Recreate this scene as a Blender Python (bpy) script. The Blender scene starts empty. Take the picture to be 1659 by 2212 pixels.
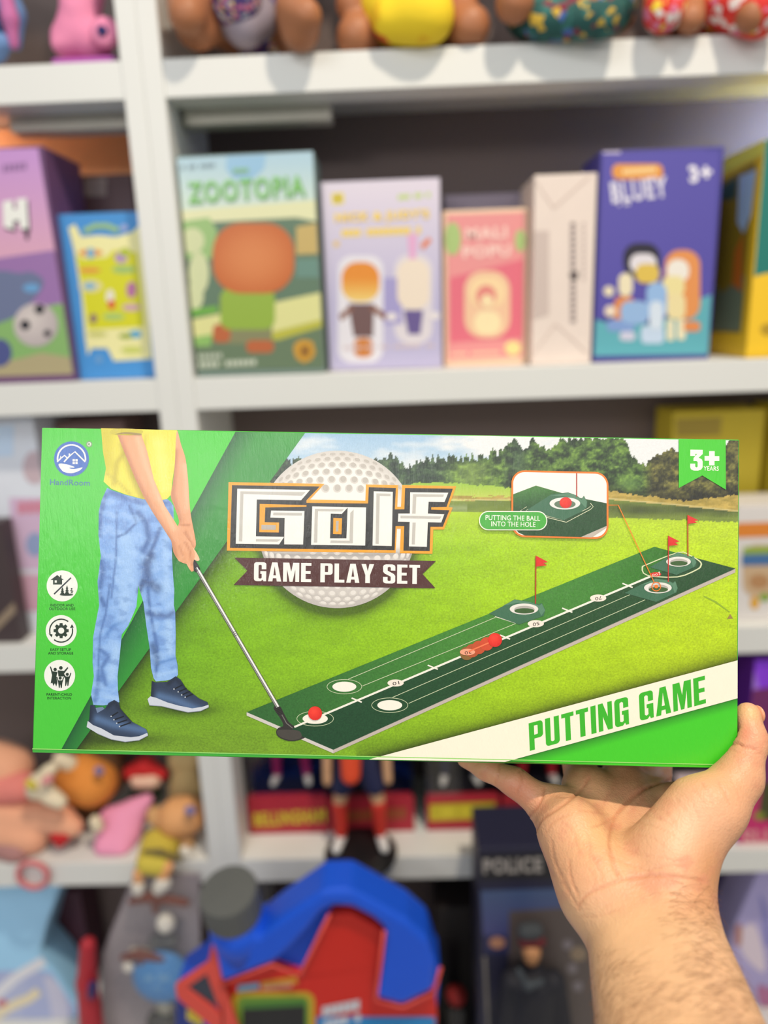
import bpy, bmesh, math, random
import numpy as np
from mathutils import Vector, Matrix
from mathutils.geometry import tessellate_polygon, delaunay_2d_cdt

random.seed(7)
RNG = np.random.default_rng(11)
scene = bpy.context.scene
COL = scene.collection

# ------------------------------------------------------------------ camera
H = 1.50            # lens height above the floor
D = 0.93            # lens to the front of the bookcases
FPX, CX, CY = 1597.0, 829.5, 1106.0
YAW, PITCH, ROLL = math.radians(1.237), math.radians(14.742), math.radians(2.036)
_r = np.array([math.cos(YAW), math.sin(YAW), 0.0])
_f = np.array([-math.sin(YAW) * math.cos(PITCH), math.cos(YAW) * math.cos(PITCH), -math.sin(PITCH)])
_d = np.cross(_f, _r)
_c, _s = math.cos(ROLL), math.sin(ROLL)
CAM_R = _c * _r + _s * _d
CAM_D = _c * _d - _s * _r
CAM_F = _f
CAM = np.array([0.0, -D, H])
cam_data = bpy.data.cameras.new('camera')
cam_data.sensor_fit = 'VERTICAL'
cam_data.sensor_height = 36.0
cam_data.sensor_width = 27.0
cam_data.lens = FPX / 2212.0 * 36.0
cam_data.dof.use_dof = True
cam_data.dof.focus_distance = 0.379
cam_data.dof.aperture_fstop = 3.3
cam_data.clip_start = 0.02
cam = bpy.data.objects.new('camera', cam_data)
m3 = Matrix((CAM_R, -CAM_D, -CAM_F)).transposed()
cam.matrix_world = Matrix.Translation(Vector(CAM)) @ m3.to_4x4()
COL.objects.link(cam)
scene.camera = cam

# ------------------------------------------------------------------ light
scene.view_settings.view_transform = 'Standard'
scene.view_settings.look = 'None'
scene.view_settings.gamma = 1.0
scene.view_settings.exposure = -0.16
try:
    scene.view_settings.use_curve_mapping = False
except Exception:
    pass

world = bpy.data.worlds.new('shop_ambience')
world.use_nodes = True
wb = world.node_tree.nodes['Background']
wb.inputs[0].default_value = (0.93, 0.96, 1.0, 1)
wb.inputs[1].default_value = 0.35
scene.world = world


def area(name, loc, target, sx, sy, power, col, spread=180):
    l = bpy.data.lights.new(name, 'AREA')
    l.shape = 'RECTANGLE'
    l.size, l.size_y = sx, sy
    l.energy = power
    l.color = col
    l.spread = math.radians(spread)
    o = bpy.data.objects.new(name, l)
    o.location = loc
    o.rotation_euler = (Vector(target) - Vector(loc)).to_track_quat('-Z', 'Y').to_euler()
    COL.objects.link(o)
    return o


# shop ceiling lights first, then an added fill and two added gloss lights
area('ceiling_spot_light', (0.50, -0.98, H + 1.70), (0.10, -0.40, H - 0.35), 0.08, 0.08, 17, (1.0, 0.87, 0.69), 120)
area('ceiling_panel_light', (-0.75, -1.75, H + 1.35), (-0.1, -0.1, H - 0.2), 0.9, 0.5, 12, (0.93, 0.97, 1.0))
area('aisle_fill_light', (0.9, -2.4, H + 0.9), (0.1, 0.0, H - 0.4), 1.6, 1.2, 11, (1.0, 0.95, 0.88))  # broad soft fill added behind the camera
area('added_gloss_light', (-0.86, -2.40, H + 0.64), (-0.1, -0.55, H - 0.07), 0.55, 0.26, 10.0, (1.0, 0.98, 0.95))  # added light, there only to reflect as a streak in the glossy box
area('added_gloss_light', (-0.20, -2.40, H + 0.60), (-0.02, -0.55, H - 0.07), 0.34, 0.14, 1.4, (1.0, 0.98, 0.95))  # second added light, for the weaker gloss streak


# ------------------------------------------------------------------ helpers
def at(px, py, Y=0.0):
    """point where the sight line through a picture position meets the upright plane at depth Y"""
    d = CAM_R * ((px - CX) / FPX) + CAM_D * ((py - CY) / FPX) + CAM_F
    return CAM + d * ((Y + D) / d[1])


def at_z(px, py, z):
    d = CAM_R * ((px - CX) / FPX) + CAM_D * ((py - CY) / FPX) + CAM_F
    return CAM + d * ((z - CAM[2]) / d[2])


def at_depth(px, py, dep):
    d = CAM_R * ((px - CX) / FPX) + CAM_D * ((py - CY) / FPX) + CAM_F
    return CAM + d * dep


def project(P):
    q = np.asarray(P) - CAM
    z = q @ CAM_F
    return np.stack([q @ CAM_R / z * FPX + CX, q @ CAM_D / z * FPX + CY, z], -1)


def plane_map(P0, n):
    P0 = np.asarray(P0, float)
    n = np.asarray(n, float)

    def f(pts):
        pts = np.asarray(pts, float)
        d = CAM_R[None] * ((pts[:, :1] - CX) / FPX) + CAM_D[None] * ((pts[:, 1:2] - CY) / FPX) + CAM_F[None]
        t = ((P0 - CAM) @ n) / (d @ n)
        return CAM + d * t[:, None]
    return f


def lin(c):
    c = np.asarray(c, float) / 255.0
    return np.where(c <= 0.04045, c / 12.92, ((c + 0.055) / 1.055) ** 2.4)


def S(r, g, b):
    return tuple(float(v) for v in lin((r, g, b)))


def thing(name, label, cat, loc, group=None):
    o = bpy.data.objects.new(name, None)
    o.empty_display_size = 0.02
    o.location = Vector([float(v) for v in loc])
    o['label'] = label
    o['category'] = cat
    if group:
        o['group'] = group
    COL.objects.link(o)
    return o


def tag(o, label, cat, group=None):
    o['label'] = label
    o['category'] = cat
    if group:
        o['group'] = group
    return o


def origin(o):
    p = Vector((0, 0, 0))
    while o is not None:
        p += o.location
        o = o.parent
    return p


def part(name, V, F, mats, parent=None, smooth=False, midx=None, cols=None, grain=None, loc=None):
    """link one mesh object; V in world coordinates"""
    V = np.asarray(V, float).reshape(-1, 3)
    if parent is not None:
        off = np.array(origin(parent))
    elif loc is not None:
        off = np.asarray(loc, float)
    else:
        off = np.zeros(3)
    me = bpy.data.meshes.new(name)
    me.from_pydata((V - off).tolist(), [], [list(map(int, f)) for f in F])
    if not isinstance(mats, (list, tuple)):
        mats = [mats]
    for m in mats:
        me.materials.append(m)
    if midx is not None:
        me.polygons.foreach_set('material_index', np.asarray(midx, np.int32))
    if cols is not None:
        a = me.attributes.new('Col', 'FLOAT_COLOR', 'POINT')
        c = np.ones((len(V), 4), np.float32)
        c[:, :3] = cols
        a.data.foreach_set('color', c.ravel())
    if grain is not None:
        a = me.attributes.new('grain', 'FLOAT', 'POINT')
        a.data.foreach_set('value', np.asarray(grain, np.float32))
    if smooth:
        me.polygons.foreach_set('use_smooth', np.ones(len(me.polygons), bool))
    me.update()
    o = bpy.data.objects.new(name, me)
    if parent is not None:
        o.parent = parent
    elif loc is not None:
        o.location = Vector([float(v) for v in loc])
    COL.objects.link(o)
    return o


def mat(name, col, rough=0.5, spec=0.4, coat=0.0, coat_rough=0.1, var=0.06, nscale=40.0, bump=0.0, sss=0.0,
        metal=0.0, trans=0.0, alpha=1.0, sheen=0.0):
    m = bpy.data.materials.new(name)
    m.use_nodes = True
    nt = m.node_tree
    b = nt.nodes['Principled BSDF']
    tc = nt.nodes.new('ShaderNodeTexCoord')
    nz = nt.nodes.new('ShaderNodeTexNoise')
    nz.inputs['Scale'].default_value = nscale
    nz.inputs['Detail'].default_value = 4
    nt.links.new(tc.outputs['Object'], nz.inputs['Vector'])
    mr = nt.nodes.new('ShaderNodeMapRange')
    mr.inputs['To Min'].default_value = 1 - var
    mr.inputs['To Max'].default_value = 1 + var
    nt.links.new(nz.outputs['Fac'], mr.inputs['Value'])
    mx = nt.nodes.new('ShaderNodeMix')
    mx.data_type = 'RGBA'
    mx.blend_type = 'MULTIPLY'
    mx.inputs['Factor'].default_value = 1
    mx.inputs['A'].default_value = (*col, 1)
    nt.links.new(mr.outputs['Result'], mx.inputs['B'])
    nt.links.new(mx.outputs['Result'], b.inputs['Base Color'])
    b.inputs['Roughness'].default_value = rough
    b.inputs['Specular IOR Level'].default_value = spec
    b.inputs['Coat Weight'].default_value = coat
    b.inputs['Coat Roughness'].default_value = coat_rough
    b.inputs['Metallic'].default_value = metal
    b.inputs['Transmission Weight'].default_value = trans
    b.inputs['Alpha'].default_value = alpha
    if sheen:
        b.inputs['Sheen Weight'].default_value = sheen
    if sss:
        b.inputs['Subsurface Weight'].default_value = sss
        b.inputs['Subsurface Radius'].default_value = (0.008, 0.003, 0.0015)
        b.inputs['Subsurface Scale'].default_value = 1.0
    if bump:
        bp = nt.nodes.new('ShaderNodeBump')
        bp.inputs['Strength'].default_value = bump
        bp.inputs['Distance'].default_value = 0.002
        nt.links.new(nz.outputs['Fac'], bp.inputs['Height'])
        nt.links.new(bp.outputs['Normal'], b.inputs['Normal'])
    return m


def print_mat(name, rough=0.4, coat=0.3, coat_rough=0.2, gscale=900.0, bump=0.0, streak=False, spec=0.4):
    """printed card: ink colour from the mesh, fine grain where the print shows grass or leaves"""
    m = bpy.data.materials.new(name)
    m.use_nodes = True
    nt = m.node_tree
    b = nt.nodes['Principled BSDF']
    at_ = nt.nodes.new('ShaderNodeAttribute')
    at_.attribute_name = 'Col'
    gr = nt.nodes.new('ShaderNodeAttribute')
    gr.attribute_name = 'grain'
    tc = nt.nodes.new('ShaderNodeTexCoord')
    mp = nt.nodes.new('ShaderNodeMapping')
    mp.inputs['Scale'].default_value = (1.0, 1.0, 1.25)
    nt.links.new(tc.outputs['Object'], mp.inputs['Vector'])
    nz = nt.nodes.new('ShaderNodeTexNoise')
    nz.inputs['Scale'].default_value = gscale
    nz.inputs['Detail'].default_value = 3
    nz.inputs['Roughness'].default_value = 0.7
    nt.links.new(mp.outputs['Vector'], nz.inputs['Vector'])
    a = nt.nodes.new('ShaderNodeMath')
    a.operation = 'SUBTRACT'
    nt.links.new(nz.outputs['Fac'], a.inputs[0])
    a.inputs[1].default_value = 0.5
    c = nt.nodes.new('ShaderNodeMath')
    c.operation = 'MULTIPLY_ADD'
    nt.links.new(a.outputs[0], c.inputs[0])
    nt.links.new(gr.outputs['Fac'], c.inputs[1])
    c.inputs[2].default_value = 1.0
    c.use_clamp = False
    mx = nt.nodes.new('ShaderNodeMix')
    mx.data_type = 'RGBA'
    mx.blend_type = 'MULTIPLY'
    mx.inputs['Factor'].default_value = 1
    nt.links.new(at_.outputs['Color'], mx.inputs['A'])
    nt.links.new(c.outputs[0], mx.inputs['B'])
    nt.links.new(mx.outputs['Result'], b.inputs['Base Color'])
    b.inputs['Roughness'].default_value = rough
    b.inputs['Specular IOR Level'].default_value = spec
    b.inputs['Coat Weight'].default_value = coat
    b.inputs['Coat Roughness'].default_value = coat_rough
    if streak:
        # the laminate is slightly rippled: long upright waves and fine pits
        mp2 = nt.nodes.new('ShaderNodeMapping')
        mp2.inputs['Scale'].default_value = (1.0, 0.5, 0.22)
        nt.links.new(tc.outputs['Object'], mp2.inputs['Vector'])
        n2 = nt.nodes.new('ShaderNodeTexNoise')
        n2.inputs['Scale'].default_value = 330
        n2.inputs['Detail'].default_value = 7
        n2.inputs['Roughness'].default_value = 0.72
        nt.links.new(mp2.outputs['Vector'], n2.inputs['Vector'])
        bp = nt.nodes.new('ShaderNodeBump')
        bp.inputs['Strength'].default_value = bump
        bp.inputs['Distance'].default_value = 0.0006
        nt.links.new(n2.outputs['Fac'], bp.inputs['Height'])
        nt.links.new(bp.outputs['Normal'], b.inputs['Coat Normal'])
        nt.links.new(bp.outputs['Normal'], b.inputs['Normal'])
    return m


# ---- solid shapes -----------------------------------------------------
def bm_out(bm):
    bm.normal_update()
    bm.verts.index_update()
    V = [v.co[:] for v in bm.verts]
    F = [[v.index for v in f.verts] for f in bm.faces]
    bm.free()
    return np.array(V), F


def box8(P, bevel=0.0, seg=2):
    """P: 8 corners, bottom ring then top ring"""
    bm = bmesh.new()
    v = [bm.verts.new(p) for p in P]
    for f in ((3, 2, 1, 0), (4, 5, 6, 7), (0, 1, 5, 4), (1, 2, 6, 5), (2, 3, 7, 6), (3, 0, 4, 7)):
        bm.faces.new([v[i] for i in f])
    bmesh.ops.recalc_face_normals(bm, faces=bm.faces)
    if bevel:
        bmesh.ops.bevel(bm, geom=list(bm.edges), offset=bevel, segments=seg, affect='EDGES', profile=0.5)
    return bm_out(bm)


def box(x0, x1, y0, y1, z0, z1, bevel=0.0, seg=2):
    return box8([(x0, y0, z0), (x1, y0, z0), (x1, y1, z0), (x0, y1, z0),
                 (x0, y0, z1), (x1, y0, z1), (x1, y1, z1), (x0, y1, z1)], bevel, seg)


def obox(o, ex, ey, ez, w, d, h, bevel=0.0, seg=2):
    o, ex, ey, ez = map(np.asarray, (o, ex, ey, ez))
    P = []
    for z in (0, h):
        for x, y in ((0, 0), (w, 0), (w, d), (0, d)):
            P.append(o + ex * x + ey * y + ez * z)
    return box8(P, bevel, seg)


def join(parts):
    V, F, n = [], [], 0
    for v, f in parts:
        V.append(np.asarray(v))
        F += [[i + n for i in q] for q in f]
        n += len(v)
    return np.concatenate(V), F


def prism(front, depth_vec, bevel=0.0, holes=(), seg=2):
    """front: closed outline of world points (planar); pushed along depth_vec"""
    front = [np.asarray(p, float) for p in front]
    rings = [front] + [[np.asarray(p, float) for p in h] for h in holes]
    flat = [p for r in rings for p in r]
    tris = tessellate_polygon([[Vector(p) for p in r] for r in rings])
    bm = bmesh.new()
    a = [bm.verts.new(p) for p in flat]
    b = [bm.verts.new(p + np.asarray(depth_vec)) for p in flat]
    for t in tris:
        try:
            bm.faces.new([a[i] for i in t])
            bm.faces.new([b[i] for i in reversed(t)])
        except ValueError:
            pass
    k = 0
    for r in rings:
        n = len(r)
        for i in range(n):
            j = (i + 1) % n
            bm.faces.new([a[k + i], a[k + j], b[k + j], b[k + i]])
        k += n
    bmesh.ops.dissolve_limit(bm, angle_limit=0.002, verts=bm.verts, edges=bm.edges)
    bmesh.ops.recalc_face_normals(bm, faces=bm.faces)
    if bevel:
        ed = [e for e in bm.edges if len(e.link_faces) == 2 and e.calc_face_angle() > 0.35]
        bmesh.ops.bevel(bm, geom=ed, offset=bevel, segments=seg, affect='EDGES', profile=0.5)
    bmesh.ops.triangulate(bm, faces=[f for f in bm.faces if len(f.verts) > 4])
    return bm_out(bm)


def lathe(prof, c, axis, n=40):
    """prof: (radius, height) pairs about the axis through c"""
    axis = Vector(axis).normalized()
    u = axis.orthogonal().normalized()
    w = axis.cross(u)
    V, F = [], []
    for r, h in prof:
        for k in range(n):
            t = 2 * math.pi * k / n
            V.append(np.array(Vector(c) + axis * h + (u * math.cos(t) + w * math.sin(t)) * r))
    for i in range(len(prof) - 1):
        for k in range(n):
            j = (k + 1) % n
            F.append([i * n + k, i * n + j, (i + 1) * n + j, (i + 1) * n + k])
    F.append(list(range(n - 1, -1, -1)))
    F.append([(len(prof) - 1) * n + k for k in range(n)])
    return np.array(V), F


def tube(pts, rads, n=8, caps=True):
    pts = [Vector(p) for p in pts]
    if not hasattr(rads, '__len__'):
        rads = [rads] * len(pts)
    V, F = [], []
    u = None
    for i, p in enumerate(pts):
        t = (pts[min(i + 1, len(pts) - 1)] - pts[max(i - 1, 0)]).normalized()
        if u is None:
            u = t.orthogonal().normalized()
        u = (u - t * u.dot(t)).normalized()
        w = t.cross(u)
        for k in range(n):
            a = 2 * math.pi * k / n
            V.append(np.array(p + (u * math.cos(a) + w * math.sin(a)) * rads[i]))
    for i in range(len(pts) - 1):
        for k in range(n):
            j = (k + 1) % n
            F.append([i * n + k, i * n + j, (i + 1) * n + j, (i + 1) * n + k])
    if caps:
        F.append(list(range(n - 1, -1, -1)))
        F.append([(len(pts) - 1) * n + k for k in range(n)])
    return np.array(V), F


def ellipsoid(c, r, n=24, m=14, R=None):
    V, F = [], []
    c = np.asarray(c, float)
    r = np.asarray(r, float) * np.ones(3)
    for i in range(m + 1):
        a = math.pi * i / m
        for k in range(n):
            t = 2 * math.pi * k / n
            q = np.array([math.sin(a) * math.cos(t), math.sin(a) * math.sin(t), math.cos(a)]) * r
            if R is not None:
                q = R @ q
            V.append(c + q)
    for i in range(m):
        for k in range(n):
            j = (k + 1) % n
            F.append([i * n + k, (i + 1) * n + k, (i + 1) * n + j, i * n + j])
    return np.array(V), F


# ---- soft bodies: blended round bones polygonised on a grid ------------
def smin(a, b, k):
    h = np.clip(0.5 + 0.5 * (b - a) / k, 0, 1)
    return b * (1 - h) + a * h - k * h * (1 - h)


def surface_nets(Dg, o, vox):
    nx, ny, nz = Dg.shape
    s = Dg < 0
    c = [(i, j, k) for i in (0, 1) for j in (0, 1) for k in (0, 1)]
    cnt = np.zeros((nx - 1, ny - 1, nz - 1), np.int8)
    for i, j, k in c:
        cnt += s[i:nx - 1 + i, j:ny - 1 + j, k:nz - 1 + k]
    act = (cnt > 0) & (cnt < 8)
    I = np.argwhere(act)
    idx = -np.ones(act.shape, np.int64)
    idx[act] = np.arange(len(I))
    val = {q: Dg[I[:, 0] + q[0], I[:, 1] + q[1], I[:, 2] + q[2]] for q in c}
    P = np.zeros((len(I), 3))
    N = np.zeros(len(I))
    for q in c:
        for ax in range(3):
            if q[ax] == 0:
                r = list(q)
                r[ax] = 1
                a, b = val[q], val[tuple(r)]
                cr = (a < 0) != (b < 0)
                t = np.where(cr, a / np.where(cr, a - b, 1), 0)
                p = np.tile(np.array(q, float), (len(I), 1))
                p[:, ax] = t
                P += p * cr[:, None]
                N += cr
    V = (I + P / N[:, None]) * vox + o
    F = []
    for ax in range(3):
        b, d = (ax + 1) % 3, (ax + 2) % 3
        sl0 = [slice(None)] * 3
        sl1 = [slice(None)] * 3
        sl0[ax] = slice(0, -1)
        sl1[ax] = slice(1, None)
        s0, s1 = s[tuple(sl0)], s[tuple(sl1)]
        E = np.argwhere(s0 != s1)
        fl = s0[E[:, 0], E[:, 1], E[:, 2]]
        ok = (E[:, b] > 0) & (E[:, d] > 0) & (E[:, b] < Dg.shape[b] - 1) & (E[:, d] < Dg.shape[d] - 1)
        E, fl = E[ok], fl[ok]
        q = []
        for db, dd in ((1, 1), (0, 1), (0, 0), (1, 0)):
            e = E.copy()
            e[:, b] -= db
            e[:, d] -= dd
            q.append(idx[e[:, 0], e[:, 1], e[:, 2]])
        q = np.stack(q, 1)
        q[~fl] = q[~fl][:, ::-1]
        F.append(q)
    return V, np.concatenate(F)


def sd_bone(P, a, b, ra, rb):
    a, b = np.asarray(a, np.float32), np.asarray(b, np.float32)
    ba = b - a
    L = float(ba @ ba) + 1e-12
    t = np.clip(((P - a) @ ba) / L, 0, 1)
    d = P - a - t[..., None] * ba
    return np.sqrt((d * d).sum(-1)) - (ra + (rb - ra) * t)


def soft(prims, vox, k=0.01, cut=None, relax=2):
    """prims: (a, b, ra, rb[, k]) bones, blended one after the other"""
    lo = np.min([np.minimum(np.asarray(p[0]) - p[2], np.asarray(p[1]) - p[3]) for p in prims], 0) - 3 * vox
    hi = np.max([np.maximum(np.asarray(p[0]) + p[2], np.asarray(p[1]) + p[3]) for p in prims], 0) + 3 * vox
    n = np.ceil((hi - lo) / vox).astype(int) + 1
    ax = [(lo[i] + np.arange(n[i]) * vox).astype(np.float32) for i in range(3)]
    out = np.empty(tuple(n), np.float32)
    st = max(1, int(400000 // (n[1] * n[2])))
    for i0 in range(0, n[0], st):
        P = np.stack(np.meshgrid(ax[0][i0:i0 + st], ax[1], ax[2], indexing='ij'), -1)
        d = None
        for p in prims:
            e = sd_bone(P, p[0], p[1], p[2], p[3])
            kk = p[4] if len(p) > 4 else k
            d = e if d is None else smin(d, e, kk)
        if cut is not None:
            d = cut(P, d)
        out[i0:i0 + st] = d
    V, F = surface_nets(out, lo, vox)
    if relax:
        e = np.concatenate([F[:, [0, 1]], F[:, [1, 2]], F[:, [2, 3]], F[:, [3, 0]]])
        e = np.concatenate([e, e[:, ::-1]])
        deg = np.bincount(e[:, 0], minlength=len(V))[:, None]
        for _ in range(relax):
            A = np.zeros_like(V)
            for q in range(3):
                A[:, q] = np.bincount(e[:, 0], V[e[:, 1], q], len(V))
            V = V * 0.4 + 0.6 * A / np.maximum(deg, 1)
    return V, F


# ---- flat printing ------------------------------------------------------
def vnoise(x, y, seed=0):
    x, y = np.asarray(x, float), np.asarray(y, float)
    xi, yi = np.floor(x).astype(np.int64), np.floor(y).astype(np.int64)
    fx, fy = x - xi, y - yi
    fx, fy = fx * fx * (3 - 2 * fx), fy * fy * (3 - 2 * fy)

    def h(a, b):
        n = (a * 374761393 + b * 668265263 + seed * 974634777) & 0x7fffffff
        n = ((n ^ (n >> 13)) * 1274126177) & 0x7fffffff
        return ((n ^ (n >> 16)) & 0xffff) / 65535.0
    return (h(xi, yi) * (1 - fx) + h(xi + 1, yi) * fx) * (1 - fy) + (h(xi, yi + 1) * (1 - fx) + h(xi + 1, yi + 1) * fx) * fy


def fbm(x, y, seed=0, o=4):
    s, a, t = 0, 1.0, 0
    for i in range(o):
        s = s + a * vnoise(x * 2 ** i, y * 2 ** i, seed + i)
        t += a
        a *= 0.55
    return s / t


def spline(pts, n=5, closed=True):
    pts = np.asarray(pts, float)
    N = len(pts)
    out = []
    for i in range(N if closed else N - 1):
        if closed:
            p0, p1, p2, p3 = pts[(i - 1) % N], pts[i], pts[(i + 1) % N], pts[(i + 2) % N]
        else:
            p0, p1, p2, p3 = pts[max(i - 1, 0)], pts[i], pts[i + 1], pts[min(i + 2, N - 1)]
        for k in range(n):
            t = k / n
            out.append(0.5 * ((2 * p1) + (p2 - p0) * t + (2 * p0 - 5 * p1 + 4 * p2 - p3) * t * t + (3 * p1 - p0 - 3 * p2 + p3) * t ** 3))
    if not closed:
        out.append(pts[-1])
    return np.array(out)


def ell(cx, cy, rx, ry=None, n=40, rot=0.0, a0=0, a1=360):
    ry = rx if ry is None else ry
    t = np.radians(np.linspace(a0, a1, n, endpoint=(a1 - a0) < 360))
    x, y = rx * np.cos(t), ry * np.sin(t)
    c, s = math.cos(rot), math.sin(rot)
    return np.stack([cx + x * c - y * s, cy + x * s + y * c], 1)


def rrect(x0, y0, x1, y1, r, n=6):
    out = []
    for cx, cy, a in ((x1 - r, y0 + r, -90), (x1 - r, y1 - r, 0), (x0 + r, y1 - r, 90), (x0 + r, y0 + r, 180)):
        for k in range(n + 1):
            t = math.radians(a + 90 * k / n)
            out.append((cx + r * math.cos(t), cy + r * math.sin(t)))
    return np.array(out)


def ribbon(pts, w):
    """outline of a line of width w (number or one per point)"""
    pts = np.asarray(pts, float)
    w = np.ones(len(pts)) * w
    t = np.gradient(pts, axis=0)
    t /= np.linalg.norm(t, axis=1)[:, None] + 1e-9
    nrm = np.stack([-t[:, 1], t[:, 0]], 1) * w[:, None] / 2
    return np.concatenate([pts + nrm, (pts - nrm)[::-1]])


def segdist(x, y, pts):
    d = np.full(np.shape(x), 1e9)
    for (ax, ay), (bx, by) in zip(pts[:-1], pts[1:]):
        vx, vy = bx - ax, by - ay
        t = np.clip(((x - ax) * vx + (y - ay) * vy) / (vx * vx + vy * vy + 1e-9), 0, 1)
        d = np.minimum(d, np.hypot(x - ax - t * vx, y - ay - t * vy))
    return d


def frame(cx, cy, s):
    """turn positions read off an enlarged crop into picture positions"""
    return lambda P: np.asarray(P, float) * s + np.array([cx, cy], float)


def mixc(a, b, t):
    t = np.clip(t, 0, 1)[..., None]
    return np.asarray(a, float) * (1 - t) + np.asarray(b, float) * t


_text_cache = {}


def text_unit(s, bold=0.0):
    key = (s, bold)
    if key not in _text_cache:
        cu = bpy.data.curves.new('lettering', 'FONT')
        cu.body = s
        cu.offset = bold
        cu.resolution_u = 3
        cu.space_character = 1.14 if bold >= .02 else 1.03
        o = bpy.data.objects.new('lettering', cu)
        COL.objects.link(o)
        bpy.context.view_layer.update()
        me = bpy.data.meshes.new_from_object(o.evaluated_get(bpy.context.evaluated_depsgraph_get()))
        V = np.array([v.co[:2] for v in me.vertices]).reshape(-1, 2)
        F = [list(p.vertices) for p in me.polygons]
        bpy.data.meshes.remove(me)
        bpy.data.objects.remove(o)
        bpy.data.curves.remove(cu)
        lo, hi = V.min(0), V.max(0)
        _text_cache[key] = ((V - lo) / (hi - lo), F)
    return _text_cache[key]


class Ink:
    """collects flat coloured shapes on one plane; z is the ink layer"""

    def __init__(s, pmap, n, eps=4e-5):
        s.pmap, s.n, s.eps = pmap, np.asarray(n, float), eps
        s.V, s.F, s.C, s.G, s.k = [], [], [], [], 0
        s.bounds = None

    def raw(s, P, F, col, z, grain=0.0):
        P = np.asarray(P, float)
        s.count = getattr(s, 'count', 0) + 1
        W = s.pmap(P) + s.n * (s.eps * (z + .03 * (s.count % 30)))
        if s.bounds:
            W[:, 0] = np.clip(W[:, 0], s.bounds[0], s.bounds[1])
            W[:, 2] = np.clip(W[:, 2], s.bounds[2], s.bounds[3])
        # faces look along n
        n = len(P)
        c = np.asarray(col, float)
        if c.ndim == 1:
            c = np.tile(c, (n, 1))
        F2 = []
        for f in F:
            a, b, d = W[f[0]], W[f[1]], W[f[2]]
            fl = np.dot(np.cross(b - a, d - a), s.n) < 0
            F2.append([i + s.k for i in (reversed(f) if fl else f)])
        s.V.append(W)
        s.F += F2
        s.C.append(lin(c))
        s.G.append(np.ones(n) * grain)
        s.k += n

    def poly(s, pts, col, z=1, holes=(), grain=0.0):
        rings = [np.asarray(pts, float)] + [np.asarray(h, float) for h in holes]
        T = tessellate_polygon([[Vector((p[0], p[1], 0)) for p in r] for r in rings])
        s.raw(np.concatenate(rings), T, col, z, grain)

    def shaded(s, pts, fn, step, z=1, grain=0.0):
        """polygon filled with a fine net so the ink can change colour across it; fn(x, y) -> rgb"""
        pts = np.asarray(pts, float)
        dense = []
        for a, b in zip(pts, np.roll(pts, -1, 0)):
            n = max(1, int(np.hypot(*(b - a)) / step))
            dense += [a + (b - a) * k / n for k in range(n)]
        dense = np.array(dense)
        lo, hi = pts.min(0), pts.max(0)
        gx, gy = np.meshgrid(np.arange(lo[0], hi[0], step), np.arange(lo[1], hi[1], step))
        G = np.stack([gx.ravel(), gy.ravel()], 1)
        x, y = G[:, 0], G[:, 1]
        ins = np.zeros(len(G), bool)
        for (ax, ay), (bx, by) in zip(dense, np.roll(dense, -1, 0)):
            if ay != by:
                ins ^= ((ay > y) != (by > y)) & (x < (bx - ax) * (y - ay) / (by - ay) + ax)
        G = G[ins]
        if len(G):
            dd = segdist(G[:, 0], G[:, 1], np.concatenate([dense, dense[:1]]))
            G = G[dd > step * 0.45]
        allp = np.concatenate([dense, G]) if len(G) else dense
        n = len(dense)
        r = delaunay_2d_cdt([Vector(p) for p in allp], [(i, (i + 1) % n) for i in range(n)], [], 1, 1e-4)
        P = np.array([v[:] for v in r[0]])
        s.raw(P, [list(f) for f in r[2]], fn(P[:, 0], P[:, 1]), z, grain)

    def text(s, txt, x0, y0, x1, y1, h, col, z=2, bold=0.0, lean=0.0):
        """fit txt on the base line (x0,y0)-(x1,y1), capital height h"""
        V, F = text_unit(txt, bold)
        ex = np.array([x1 - x0, y1 - y0], float)
        u = ex / np.hypot(*ex)
        ey = np.array([u[1], -u[0]]) * h + u * lean
        s.raw(np.array([x0, y0]) + V[:, :1] * ex + V[:, 1:] * ey, F, col, z)

    def letters(s, txt, x0, y0, x1, y1, up, col, z=2, gap=0.09):
        """heavy condensed capitals drawn below in GLYPH; up = vector of one capital height"""
        w = sum(GLYPH[c][0] for c in txt) + gap * (len(txt) - 1)
        ex = np.array([x1 - x0, y1 - y0], float) / w
        ey = np.asarray(up, float)
        x = 0.0
        for c in txt:
            gw, polys = GLYPH[c]
            for outer, holes in polys:
                f = lambda q: np.array([x0, y0]) + (np.asarray(q)[:, :1] + x) * ex + np.asarray(q)[:, 1:] * ey
                s.poly(f(outer), col, z, [f(h) for h in holes])
            x += gw + gap

    def build(s, name, m, parent):
        if not s.V:
            return None
        o = part(name, np.concatenate(s.V), s.F, m, parent, cols=np.concatenate(s.C), grain=np.concatenate(s.G))
        s.V, s.F, s.C, s.G, s.k = [], [], [], [], 0
        return o


def rr(x0, y0, x1, y1, c=(0, 0, 0, 0), n=5):
    """rectangle with its own radius per corner: bl, br, tr, tl"""
    out = []
    for (cx, cy), r, (sx, sy), a in (((x0, y0), c[0], (1, 1), 180), ((x1, y0), c[1], (-1, 1), 270),
                                     ((x1, y1), c[2], (-1, -1), 0), ((x0, y1), c[3], (1, -1), 90)):
        if r <= 0:
            out.append((cx, cy))
        else:
            for k in range(n + 1):
                t = math.radians(a + 90 * k / n)
                out.append((cx + sx * r + r * math.cos(t), cy + sy * r + r * math.sin(t)))
    return out


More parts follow.
